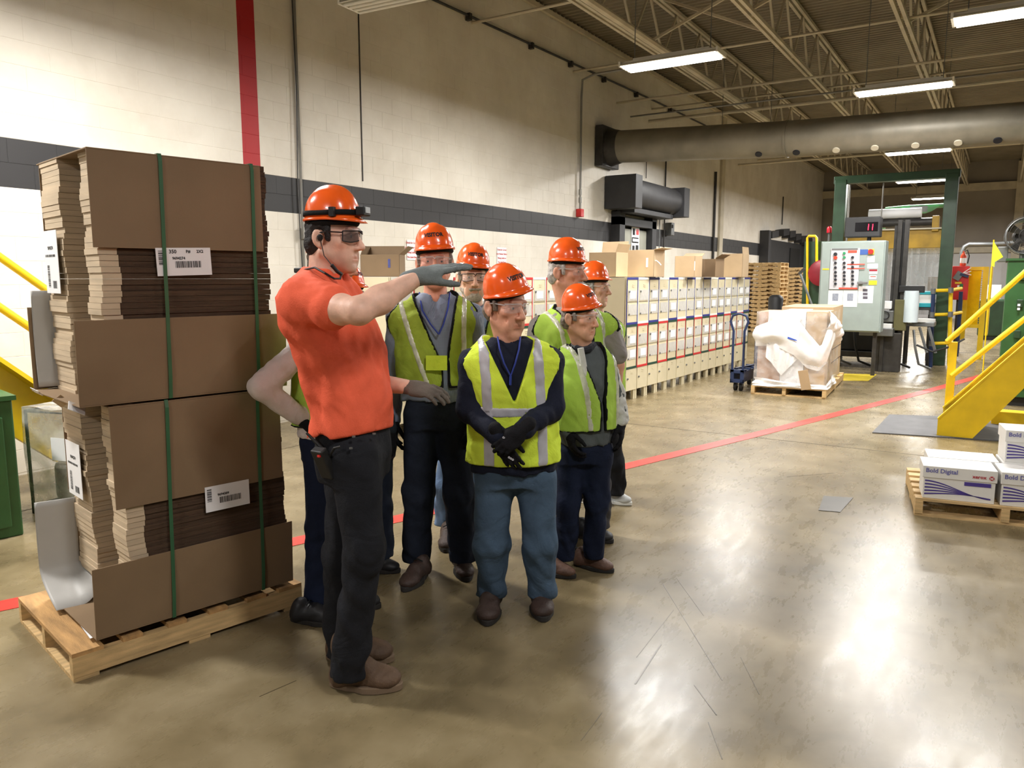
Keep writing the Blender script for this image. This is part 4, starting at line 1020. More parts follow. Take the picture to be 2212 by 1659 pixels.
MB().lathe([(.03, 0), (.055, .01), (.055, .2), (.03, .25), (.018, .27), (.018, .3)], (e.x, RYc+.1, a.z), 16).build('cylinder', M('extinguisher_orange', (206, 74, 40), .35, var=.05), t, smooth=True)
MB().lathe([(.056, .06), (.057, .07), (.057, .15), (.056, .16)], (e.x, RYc+.1, a.z), 16).build('label', m_paper, t, smooth=True)
MB().tube([(e.x, RYc+.1, a.z+.29), (e.x+.06, RYc+.08, a.z+.32), (e.x+.1, RYc+.06, a.z+.2), (e.x+.08, RYc+.06, a.z+.05)], .012, 8).build('hose', m_black, t, smooth=True)
CYc = 18.6
a, b2 = on_y(2086, 577, CYc), on_y(2125, 705, CYc)
t = thing('machine_cage', 'yellow mesh guard cage beyond the red cabinet', 'guard cage', ((a.x+b2.x)/2, CYc, 0))
m_mesh = film('yellow_mesh', (196, 176, 60), .5, rough=.5, bump=0)
for x in (a.x, b2.x-.08): MB().box((x+.04, CYc, a.z/2+.2), (.08, .08, a.z-.4)).build('post', m_yellow, t)
MB().box((b2.x-.04, CYc+.0, a.z/2), (.1, .1, a.z)).build('post', m_yellow, t)
for z in (a.z-.03, b2.z): MB().box(((a.x+b2.x)/2, CYc, z), (b2.x-a.x, .06, .07)).build('rail', m_yellow, t)
n_m = 22
for k in range(n_m):
    x = a.x+.08+(b2.x-a.x-.2)*k/(n_m-1); MB().cyl((x, CYc, b2.z), (x, CYc, a.z-.03), .006, 4).build('mesh_wire', m_yellow, t)
for k in range(26):
    z = b2.z+(a.z-b2.z)*k/26; MB().cyl((a.x+.04, CYc, z), (b2.x-.06, CYc, z), .006, 4).build('mesh_wire', m_yellow, t)
MB().box((b2.x+.05, CYc+.4, a.z/2+.25), (.05, .8, a.z-.5)).build('side_panel', m_yellow, t)
# pipe arch, white board and dark drum in the gap
t = thing('vent_pipe', 'thin grey pipe bending over behind the extinguisher', 'pipe', (on_y(2074, 560, 20).x, 20, 0))
MB().tube([on_y(*p, 20) for p in ((2076, 640), (2077, 560), (2078, 545), (2084, 533), (2094, 528), (2140, 528), (2190, 525))], .05, 10).build('tube', m_steel, t, smooth=True)
q = on_y(2076, 640, 20); MB().cyl((q.x, 20, 0), q, .05, 10).build('riser', m_steel, t)
a, b2 = on_y(2124, 615, 26), on_y(2160, 655, 26); t = thing('white_board', 'white board standing beyond the yellow cage', 'board', ((a.x+b2.x)/2, 26, 0))
MB().box(((a.x+b2.x)/2, 26, a.z/2), (b2.x-a.x, .06, a.z)).build('panel', m_white, t)
for i, (px, lab) in enumerate(((2127, 'left round gauge before the white board'), (2139, 'right round gauge before the white board'))):
    c = on_y(px, 648, 25.8); g_ = thing('round_gauge', lab, 'gauge', (c.x, 25.8, 0)); MB().cyl(c, c-Vector((0, .08, 0)), .06, 14).build('dial', m_steel, g_, smooth=True); MB().cyl((c.x, 25.8, 0), c, .03, 8).build('stem', m_dsteel, g_)
dc = on_z(2132, 735); t = thing('dark_machine', 'dark green machine block in the gap beside the stair', 'machine', (dc.x, dc.y, 0))
MB().box((dc.x+.1, dc.y+.5, .6), (.7, .9, 1.0)).build('body', m_dgreen, t, bevel=.05); MB().box((dc.x+.1, dc.y+.5, .05), (.6, .8, .1)).build('base', m_black, t)
# far left of the gantry: green box with yellow handle rail and red guard
t = thing('green_housing', 'dark green machine housing left of the control cabinet', 'machine', (on_y(1760, 600, 19).x, 19, 0))
a, b2 = on_y(1738, 522, 19), on_y(1800, 690, 19)
MB().box(((a.x+b2.x)/2, 19.4, a.z/2), (b2.x-a.x, .8, a.z)).build('body', m_dgreen, t, bevel=.01)
MB().tube([on_y(*p, 18.85) for p in ((1744, 690), (1744, 514), (1747, 510), (1761, 510), (1764, 514), (1764, 565))], .03, 8).build('yellow_rail', m_yellow, t, smooth=True)
c = on_y(1765, 590, 18.8); MB().lathe([(.05, -.03), (.26, -.03), (.3, 0), (.26, .03), (.05, .03)], (c.x+.1, 18.8, c.z), 20, 'Y').build('red_guard', M('dark_red_guard', (142, 32, 46), .45, var=.12), t, smooth=True)
pipe('leaning_pole', [on_y(1753, 657, 17.5)+(on_y(1753, 657, 17.5)-on_y(1729, 592, 17.5))*1.69, on_y(1729, 592, 17.5)], .025, m_steel, 'thin grey pole leaning beside the right pallet stack', 'pole')
MB().bar(on_y(1726, 592, 17.5), on_y(1738, 580, 17.5), .03, .06).build('pole_head', m_dsteel, bpy.data.objects['leaning_pole'])
a = on_y(1706, 662, 16); t = thing('yellow_bar', 'yellow horizontal bar just above the wrapped pallet', 'bar', (a.x, 16, 0))
MB().cyl(a, on_y(1762, 660, 16), .03, 8).build('bar', m_yellow, t); MB().cyl((a.x+.02, 16, 0), a+Vector((.02, 0, 0)), .025, 8).build('leg', m_yellow, t)
bx = on_y(1675, 668, 20); t = thing('waste_bin', 'dark bin in front of the pallet stacks', 'bin', (bx.x, 20, 0))
zt2 = on_y(1673, 637, 20).z; MB().lathe([(.16, 0), (.18, zt2-.1), (.16, zt2-.05), (.1, zt2)], (bx.x, 20, 0), 18).build('drum', m_dark, t, smooth=True)
# warning lamp
w_ = on_y(1791, 503, 17.2); t = thing('warning_lamp', 'small red warning lamp behind the control cabinet', 'lamp', (w_.x, 17.2, 0))
MB().cyl((w_.x, 17.2, 0), (w_.x, 17.2, w_.z), .02, 8).build('post', m_steel, t); MB().lathe([(.05, 0), (.05, .1), (.03, .13)], (w_.x, 17.2, w_.z), 14).build('lens', M('lamp_red', (170, 24, 40), .25, var=0), t, smooth=True)

# ------------------------------------------------------------------ blue platform truck
ca_ = on_z(1584, 845); t = thing('platform_truck', 'navy platform truck with a tall push handle', 'hand truck', (ca_.x, ca_.y, 0))
tx0, tx1 = ca_.x-.05, on_z(1620, 845).x-.06; ty = ca_.y
cy_ = ty+.45
for x in (tx0+.03, tx1-.03): MB().box((x, cy_, .22), (.05, .95, .16)).build('side_rail', m_navy, t, bevel=.006)
for z in (.16, .3): MB().box(((tx0+tx1)/2, ty+.0, z), (tx1-tx0, .05, .05)).build('end_rail', m_navy, t)
for x in (tx0+.025, tx1-.025): MB().box((x, ty, .23), (.05, .05, .2)).build('end_post', m_navy, t)
for k in range(4): MB().box(((tx0+tx1)/2, ty+.12+.24*k, .31), (tx1-tx0, .06, .03)).build('deck_slat', m_navy, t)
MB().bar((tx0+.04, ty+.1, .33), (tx1-.04, ty+.85, .33), .05, .025).build('deck_brace', m_navy, t)
hz = on_y(1600, 678, ty).z
hp = [(tx0+.02, ty, .2), (tx0+.02, ty, hz*.78), (tx0-.03, ty, hz*.9), (tx0+.0, ty, hz-.03), (tx0+.08, ty, hz), (tx1-.08, ty, hz), (tx1, ty, hz-.03), (tx1+.03, ty, hz*.9), (tx1-.02, ty, hz*.78), (tx1-.02, ty, .2)]
MB().tube(hp, .018, 10).build('push_handle', m_navy, t, smooth=True)
MB().box(((tx0+tx1)/2+.15, ty+.9, .5), (.3, .04, .4)).build('end_board', m_navy, t, bevel=.01)
for x in (tx0+.06, tx1-.06):
    for y in (ty+.08, ty+.82):
        MB().cyl((x-.02, y, .065), (x+.02, y, .065), .062, 18).build('wheel', m_black, t, smooth=True); MB().box((x, y, .11), (.06, .05, .08)).build('caster_fork', m_steel, t)

# ------------------------------------------------------------------ stretch wrapped pallet
WA, WB, WC = on_z(1621.5, 851), on_z(1784.4, 859.8), on_z(1847.4, 819)
wrot = .06; WL = (WB-WA).length; WD = 2.3
Mw = Matrix.Translation((WA.x, WA.y, 0)) @ Matrix.Rotation(wrot, 4, 'Z')
wd_rot = math.pi/2*0
t = pallet_x('long pallet under the stretch wrapped boxes', (WA.x, WA.y, 0), wrot, WL, WD, 8)
def wbox(label, x0, x1, y0, y1, z0, z1, mat):
    c = Mw @ Vector(((x0+x1)/2, (y0+y1)/2, z0))
    q = thing('cardboard_box', label, 'cardboard box', tuple(c), wrot, 'boxes on the wrapped pallet')
    MB().box((0, 0, (z1-z0)/2), (x1-x0, y1-y0, z1-z0)).build('walls', mat, q, local=True, bevel=.004)
    MB().box((0, 0, z1-z0+.002), (x1-x0-.03, .06, .002)).build('seam_tape', m_card2, q, local=True)
    return q
m_pinkcard = M('pinkish_cardboard', (176, 142, 118), .75, var=.08)
wbox('brown box at the left of the wrapped pallet front', .06, .38, .06, .75, .131, 1.2, m_pinkcard)
wbox('white box in the middle of the wrapped pallet front', .385, .7, .05, .72, .131, 1.22, m_paper)
wbox('tan box at the right of the wrapped pallet front', .705, .98, .06, .78, .131, 1.21, m_card2)
bb = wbox('large tan box at the back of the wrapped pallet', .24, .97, .82, 2.1, .131, 1.25, m_card2)
for z in (.42, .62): MB().box((.367, 0, z-.13), (.003, 1.27, .012)).build('fold_line', m_carddark, bb, local=True)
MB().box((.368, -.4, .85), (.003, .28, .2)).build('paper_label', m_paper, bb, local=True); MB().box((.37, -.38, .87), (.003, .1, .08)).build('label_mark', m_xred, bb, local=True)
m_wrap = film('stretch_film', (250, 250, 252), .2, rough=.12, bump=.6, bscale=11, var=.2)
m_wrapw = film('bunched_film', (254, 254, 255), .92, rough=.25, bump=.5, bscale=12, var=.15)
t = thing('stretch_wrap', 'loose white stretch film wound around the boxes', 'plastic wrap', tuple(Mw @ Vector((WL/2, .4, .13))))
def hull(s):      # path round the front boxes, s in 0..1 from back left over the front to back right
    pts = [(.03, .8), (.03, .03), (.36, -.005), (.72, .005), (1.01, .04), (1.015, .8), (1.0, 1.4)]
    L_ = [0]
    for i in range(1, len(pts)): L_.append(L_[-1]+math.dist(pts[i-1], pts[i]))
    d = s*L_[-1]
    for i in range(1, len(pts)):
        if d <= L_[i]+1e-9:
            f = (d-L_[i-1])/(L_[i]-L_[i-1]); return (pts[i-1][0]+(pts[i][0]-pts[i-1][0])*f, pts[i-1][1]+(pts[i][1]-pts[i-1][1])*f)
    return pts[-1]
def sheet(s0, s1, zlo, zhi, amp, seed, flare=0.0, bott=0.0):
    r = random.Random(seed); ph = [r.uniform(0, 6) for _ in range(6)]
    def fn(u, v):
        x, y = hull(s0+(s1-s0)*u); zl = zlo(u); zh = zhi(u); z = zl+(zh-zl)*v
        cx, cy = .5, .5; dx, dy = x-cx, y-cy; n = math.hypot(dx, dy)
        a = amp*(math.sin(17*u+4*v+ph[0])+math.sin(31*u-9*v+ph[1])*.6+math.sin(11*v+7*u+ph[2])*.5)+flare*(math.sin(math.pi*v))+bott*(1-v)**3
        return Mw @ Vector((x+dx/n*a, y+dy/n*a, z))
    return MB().grid(fn, 90, 24)
sheet(0, 1, lambda u: .135, lambda u: 1.2, .006, 1, bott=.03).build('film_layer', m_wrap, t, smooth='all')
gu = [0, .2, .285, .4, .5, .575, .64, .68, .78, 1]
sheet(.02, .82, lambda u: float(np.interp(u, gu, [.6, .68, .7, .72, .6, .42, .38, .5, .75, .8])), lambda u: float(np.interp(u, gu, [.85, .95, .98, 1.1, 1.15, .9, .72, 1.05, 1.1, .95])), .016, 2, flare=.05).build('film_gather', m_wrapw, t, smooth='all')
sheet(.3, .44, lambda u: .3+.5*abs(u-.5), lambda u: 1.22, .008, 4, flare=.01).build('film_gather', m_wrapw, t, smooth='all')
sheet(.55, .75, lambda u: .95-.25*u, lambda u: 1.24-.18*u, .025, 5, flare=.11).build('film_gather', m_wrapw, t, smooth='all')
sheet(.08, .9, lambda u: .13, lambda u: .22+.03*math.sin(9*u), .014, 6, flare=.012, bott=.03).build('film_hem', m_wrapw, t, smooth='all')
m_bprint = M('blue_print', (62, 96, 196), .5, var=.2, scale=30)
q = on_d(1690, 712, (Mw @ Vector((.4, -.05, 0))).dot(FWD)-.1)
b = MB().prism([Mw @ Vector(p) for p in ((.28, -.052, .9), (.42, -.052, .88), (.6, -.052, .82), (.62, -.052, .8), (.48, -.052, .83), (.3, -.052, .87))], Mw.to_3x3() @ Vector((0, -.004, 0))); b.build('blue_print', m_bprint, t)
t = thing('cardboard_flap', 'small loose cardboard flap leaning on the wrapped pallet', 'cardboard', tuple(Mw @ Vector((.72, -.06, .13))))
MB().box(Mw @ Vector((.74, -.07, .26)), (.13, .01, .28), Euler((.12, -.2, wrot)).to_matrix()).build('board', m_card2, t)
# ================================================================== people
f32 = np.float32
def vlen(x, y, z): return np.sqrt(x*x+y*y+z*z)
class Field:
    """signed distance grid; shapes are blended in and the zero surface is meshed by surface nets"""
    def __init__(s, lo, hi, h):
        s.lo = np.array(lo, f32); s.h = f32(h)
        s.n = np.maximum(4, np.ceil((np.array(hi, f32)-s.lo)/h).astype(int)+2)
        s.ax = [s.lo[i]+s.h*np.arange(s.n[i], dtype=f32) for i in range(3)]
        s.d = np.full(s.n, 1.0, f32)
    def win(s, lo, hi):
        a = [int(max(0, math.floor((lo[i]-s.lo[i])/s.h))) for i in range(3)]
        b = [int(min(s.n[i], math.ceil((hi[i]-s.lo[i])/s.h)+2)) for i in range(3)]
        if any(b[i] <= a[i] for i in range(3)): return None
        sl = tuple(slice(a[i], b[i]) for i in range(3))
        X = s.ax[0][sl[0]][:, None, None]; Y = s.ax[1][sl[1]][None, :, None]; Z = s.ax[2][sl[2]][None, None, :]
        return sl, X, Y, Z
    def full(s): return s.ax[0][:, None, None], s.ax[1][None, :, None], s.ax[2][None, None, :]
    def _add(s, lo, hi, fn, k):
        m = 3*s.h+k
        w = s.win([l-m for l in lo], [q+m for q in hi])
        if w is None: return
        sl, X, Y, Z = w; v = fn(X, Y, Z); c = s.d[sl]
        if k > 0:
            t = np.clip(.5+.5*(c-v)/k, 0, 1); s.d[sl] = c*(1-t)+v*t-k*t*(1-t)
        else: s.d[sl] = np.minimum(c, v)
    def _cut(s, lo, hi, fn, k):
        m = 3*s.h+k
        w = s.win([l-m for l in lo], [q+m for q in hi])
        if w is None: return
        sl, X, Y, Z = w; v = -fn(X, Y, Z); c = s.d[sl]
        if k > 0:
            t = np.clip(.5+.5*(v-c)/k, 0, 1); s.d[sl] = c*(1-t)+v*t+k*t*(1-t)
        else: s.d[sl] = np.maximum(c, v)
    @staticmethod
    def f_cone(a, b, ra, rb):
        a = [float(x) for x in a]; b = [float(x) for x in b]; ba = [b[i]-a[i] for i in range(3)]; L2 = sum(x*x for x in ba)+1e-12
        def fn(X, Y, Z):
            px, py, pz = X-a[0], Y-a[1], Z-a[2]
            t = np.clip((px*ba[0]+py*ba[1]+pz*ba[2])/L2, 0, 1)
            return vlen(px-ba[0]*t, py-ba[1]*t, pz-ba[2]*t)-(ra+(rb-ra)*t)
        r = max(ra, rb); return [min(a[i], b[i])-r for i in range(3)], [max(a[i], b[i])+r for i in range(3)], fn
    @staticmethod
    def f_ell(c, r, R=None):
        c = [float(x) for x in c]; R = np.eye(3) if R is None else np.array(R)
        def fn(X, Y, Z):
            px, py, pz = X-c[0], Y-c[1], Z-c[2]
            q = [R[i][0]*px+R[i][1]*py+R[i][2]*pz for i in range(3)]
            k0 = vlen(q[0]/r[0], q[1]/r[1], q[2]/r[2]); k1 = vlen(q[0]/r[0]**2, q[1]/r[1]**2, q[2]/r[2]**2)+1e-9
            return k0*(k0-1)/k1
        m = max(r); return [x-m for x in c], [x+m for x in c], fn
    def cone(s, a, b, ra, rb, k=.02): s._add(*s.f_cone(a, b, ra, rb), k); return s
    def ell(s, c, r, k=.02, R=None): s._add(*s.f_ell(c, r, R), k); return s
    def cut_cone(s, a, b, ra, rb, k=.005): s._cut(*s.f_cone(a, b, ra, rb), k); return s
    def cut_ell(s, c, r, k=.005, R=None): s._cut(*s.f_ell(c, r, R), k); return s
    def chain(s, pts, k=.02):
        for (a, ra), (b, rb) in zip(pts[:-1], pts[1:]): s.cone(a, b, ra, rb, k)
        return s
    def loft(s, secs, fwd, k=.03, p=2.3, infl=0.0):
        """stack of rounded sections (centre, half width, half depth), widest across the body"""
        secs = sorted(secs, key=lambda q: q[0][2]); zs = np.array([q[0][2] for q in secs])
        rgt = (fwd[1], -fwd[0])
        def fn(X, Y, Z):
            z = Z[0, 0]
            ip = lambda v: np.interp(z, zs, np.array(v)).astype(f32)[None, None, :]
            cx, cy = ip([q[0][0] for q in secs]), ip([q[0][1] for q in secs]); rx, ry = ip([q[1]+infl for q in secs]), ip([q[2]+infl for q in secs])
            dx, dy = X-cx, Y-cy
            u = np.abs(dx*rgt[0]+dy*rgt[1])/rx; v = np.abs(dx*fwd[0]+dy*fwd[1])/ry
            d = ((u**p+v**p)**(1/p)-1)*np.minimum(rx, ry)
            return np.maximum(np.maximum(d, Z-zs[-1]), zs[0]-Z)
        m = max(q[1] for q in secs)+.1
        lo = [min(q[0][0] for q in secs)-m, min(q[0][1] for q in secs)-m, zs[0]]; hi = [max(q[0][0] for q in secs)+m, max(q[0][1] for q in secs)+m, zs[-1]]
        s._add(lo, hi, fn, k); return s
    def folds(s, amp, fr, seed, zs=1.0, where=None):
        """soft cloth folds pushed into the distance"""
        r = random.Random(seed); X, Y, Z = s.full(); acc = 0
        for i in range(6):
            a = r.uniform(0, 6.28); kx, ky, kz = fr*math.cos(a)*r.uniform(.6, 1.3), fr*math.sin(a)*r.uniform(.6, 1.3), fr*zs*r.uniform(-1, 1)
            q = np.sin(kx*X+ky*Y+kz*Z+r.uniform(0, 6)+1.2*np.sin(.5*fr*(X+Y)*r.uniform(.5, 1)+.6*fr*Z*r.uniform(.3, 1)))
            acc = acc+(q if i % 2 else 1.6*(.64-np.abs(q)))
        w = amp/2.6*acc
        if where is not None: w = w*where(X, Y, Z)
        s.d = (s.d+w).astype(f32); return s
    def nets(s, d=None, smooth=1):
        d = s.d if d is None else d
        neg = d < 0; nx, ny, nz = d.shape
        cnt = np.zeros((nx-1, ny-1, nz-1), np.int8)
        for i in (0, 1):
            for j in (0, 1):
                for k in (0, 1): cnt += neg[i:nx-1+i, j:ny-1+j, k:nz-1+k]
        act = (cnt > 0) & (cnt < 8); idx = np.argwhere(act)
        if len(idx) == 0: return np.zeros((0, 3)), np.zeros((0, 4), int)
        vid = np.full(act.shape, -1, np.int64); vid[act] = np.arange(len(idx))
        acc = np.zeros((len(idx), 3)); num = np.zeros(len(idx))
        I, J, K = idx.T
        C = {(i, j, k): d[I+i, J+j, K+k] for i in (0, 1) for j in (0, 1) for k in (0, 1)}
        for ax in range(3):
            for o1 in (0, 1):
                for o2 in (0, 1):
                    a = [0, 0, 0]; oth = [q for q in range(3) if q != ax]; a[oth[0]] = o1; a[oth[1]] = o2
                    b = list(a); b[ax] = 1; da, db = C[tuple(a)], C[tuple(b)]
                    m = (da < 0) != (db < 0); t = np.where(m, da/np.where(m, da-db, 1), 0)
                    P = np.tile(np.array(a, float), (len(idx), 1)); P[:, ax] = t
                    acc += P*m[:, None]; num += m
        V = idx+acc/num[:, None]
        F = []
        for ax in range(3):
            o1, o2 = [(1, 2), (2, 0), (0, 1)][ax]
            sl0 = [slice(None)]*3; sl1 = [slice(None)]*3; sl0[ax] = slice(0, -1); sl1[ax] = slice(1, None)
            ch = neg[tuple(sl0)] != neg[tuple(sl1)]; e = np.argwhere(ch)
            e = e[(e[:, o1] > 0) & (e[:, o2] > 0) & (e[:, o1] < d.shape[o1]-1) & (e[:, o2] < d.shape[o2]-1)]
            if len(e) == 0: continue
            def cell(da, db):
                q = e.copy(); q[:, o1] -= da; q[:, o2] -= db; return vid[q[:, 0], q[:, 1], q[:, 2]]
            quad = np.stack([cell(1, 1), cell(0, 1), cell(0, 0), cell(1, 0)], 1)
            fl = ~neg[tuple(sl0)][tuple(np.argwhere(ch)[0])] if False else None
            st = neg[e[:, 0], e[:, 1], e[:, 2]]
            quad[~st] = quad[~st][:, ::-1]
            F.append(quad)
        F = np.concatenate(F) if F else np.zeros((0, 4), int); F = F[(F >= 0).all(1)]
        V = s.lo+V*s.h
        for _ in range(smooth):
            A = np.zeros_like(V); N_ = np.zeros(len(V))
            for a, b in ((0, 1), (1, 2), (2, 3), (3, 0)):
                np.add.at(A, F[:, a], V[F[:, b]]); np.add.at(N_, F[:, a], 1); np.add.at(A, F[:, b], V[F[:, a]]); np.add.at(N_, F[:, b], 1)
            V = .5*V+.5*A/np.maximum(N_, 1)[:, None]
        return V, F
def np_mesh(name, parts, mat, parent, tints=None):
    """parts: list of (V, F) in world space -> one smooth object in the parent's frame"""
    Vs, Fs, o = [], [], 0
    for V, F in parts: Vs.append(V); Fs.append(F+o); o += len(V)
    V = np.concatenate(Vs); F = np.concatenate(Fs)
    inv = np.array(world_of(parent).inverted()) if parent is not None else np.eye(4)
    V = V @ inv[:3, :3].T+inv[:3, 3]
    me = bpy.data.meshes.new(name); me.vertices.add(len(V)); me.vertices.foreach_set('co', V.astype(f32).ravel())
    me.loops.add(F.size); me.loops.foreach_set('vertex_index', F.astype(np.int32).ravel())
    me.polygons.add(len(F)); me.polygons.foreach_set('loop_start', np.arange(0, F.size, 4, dtype=np.int32)); me.polygons.foreach_set('loop_total', np.full(len(F), 4, np.int32))
    me.update(calc_edges=True); me.polygons.foreach_set('use_smooth', np.ones(len(F), bool))
    if tints is not None:
        at = me.color_attributes.new('tint', 'FLOAT_COLOR', 'POINT'); c = np.concatenate(tints).astype(f32)
        at.data.foreach_set('color', np.concatenate([c, np.ones((len(c), 1), f32)], 1).ravel())
    return link(name, me, mat, parent)
def xf(M4, V): A = np.array(M4); return V @ A[:3, :3].T+A[:3, 3]

# ---- cloth and skin materials
def skin_mat(name, col):
    m = M(name, col, .5, var=.1, scale=30, bump=.08, bscale=160, spec=.4)
    N, L, b = nodes_of(m)
    at = N.new('ShaderNodeVertexColor'); at.layer_name = 'tint'
    src = b.inputs['Base Color'].links[0].from_socket
    mu = N.new('ShaderNodeMix'); mu.data_type = 'RGBA'; mu.blend_type = 'MULTIPLY'; mu.inputs[0].default_value = 1
    L.new(src, mu.inputs[6]); L.new(at.outputs[0], mu.inputs[7]); L.new(mu.outputs[2], b.inputs['Base Color'])
    b.inputs['Subsurface Weight'].default_value = .12; b.inputs['Subsurface Radius'].default_value = (.012, .005, .003)
    return m
def plaid(name, c0, c1, scale):
    m = M(name, c0, .8, var=0); N, L, b = nodes_of(m)
    tc = N.new('ShaderNodeTexCoord'); cols = []
    for d in ('X', 'Z'):
        w = N.new('ShaderNodeTexWave'); w.bands_direction = d; w.inputs['Scale'].default_value = scale; L.new(tc.outputs['Object'], w.inputs[0]); cols.append(w.outputs['Fac'])
    a = N.new('ShaderNodeMath'); a.operation = 'MAXIMUM'; L.new(cols[0], a.inputs[0]); L.new(cols[1], a.inputs[1])
    r = N.new('ShaderNodeValToRGB'); r.color_ramp.elements[0].position = .7; r.color_ramp.elements[0].color = (*lin(c0), 1); r.color_ramp.elements[1].position = .97; r.color_ramp.elements[1].color = (*lin(c1), 1)
    L.new(a.outputs[0], r.inputs[0]); L.new(r.outputs[0], b.inputs['Base Color']); return m
def cloth(name, col, var=.1, bump=.2, wrinkle=.28, ws=6.0):
    if name in MATS: return MATS[name]
    m = M(name, col, .85, var=var, scale=9, bump=bump, bscale=220, spec=.2); N, L, b = nodes_of(m)
    mp = [x for x in N if x.bl_idname == 'ShaderNodeMapping'][0]; b0 = b.inputs['Normal'].links[0].from_node
    n = N.new('ShaderNodeTexNoise'); n.inputs['Scale'].default_value = ws; n.inputs['Detail'].default_value = 3; n.inputs['Distortion'].default_value = 1.6
    L.new(mp.outputs[0], n.inputs['Vector'])
    b1 = N.new('ShaderNodeBump'); b1.inputs['Strength'].default_value = wrinkle; b1.inputs['Distance'].default_value = .04
    L.new(n.outputs['Fac'], b1.inputs['Height']); L.new(b1.outputs[0], b0.inputs['Normal'])
    return m
m_helmet = M('helmet_orange', (255, 100, 30), .22, var=0, spec=.6, coat=.5)
m_hi = cloth('hi_vis_lime', (222, 246, 78), .06); m_hi2 = cloth('hi_vis_mesh', (160, 180, 66), .08); m_hi3 = cloth('hi_vis_green', (176, 212, 88), .07)
m_refl = M('silver_reflective', (188, 188, 196), .38, var=.1, scale=20, spec=.7); m_refl2 = M('clear_reflective', (206, 208, 190), .22, var=.2, scale=30, spec=.8)
m_trim = cloth('black_binding', (24, 26, 26)); m_bglove = cloth('black_glove', (24, 24, 28), bump=.35); m_gglove = cloth('grey_glove', (116, 122, 122), .2, .35)
m_dglove = cloth('dirty_grey_glove', (104, 96, 88), .3, .35)
m_lens = film('safety_lens', (214, 218, 222), .14, rough=.05, bump=0); m_lensd = film('smoke_lens', (80, 72, 70), .5, rough=.06, bump=0); m_fr = M('glasses_frame', (30, 30, 34), .35, var=0); m_frc = film('clear_frame', (220, 220, 222), .45, rough=.1, bump=0)
m_lany = M('blue_lanyard', (36, 58, 150), .6, var=.05); m_sole = M('boot_sole', (120, 100, 80), .8, var=.15); m_dsole = M('dark_sole', (40, 37, 35), .8, var=.1)
m_eye = M('eye_white', (226, 220, 212), .2, var=0); m_iris = M('eye_iris', (60, 48, 40), .2, var=0)

def basis(phi, pitch=0.0, roll=0.0):
    """phi: 0 faces the camera, 90 faces picture right"""
    a = math.radians(phi); f = -FWD*math.cos(a)+RGT*math.sin(a); r = Vector((f.y, -f.x, 0)); u = Vector((0, 0, 1))
    R = Matrix((r, f, u)).transposed()
    return R @ Euler((math.radians(pitch), math.radians(roll), 0)).to_matrix()
def frame4(R, o): m = R.to_4x4(); m.translation = o; return m

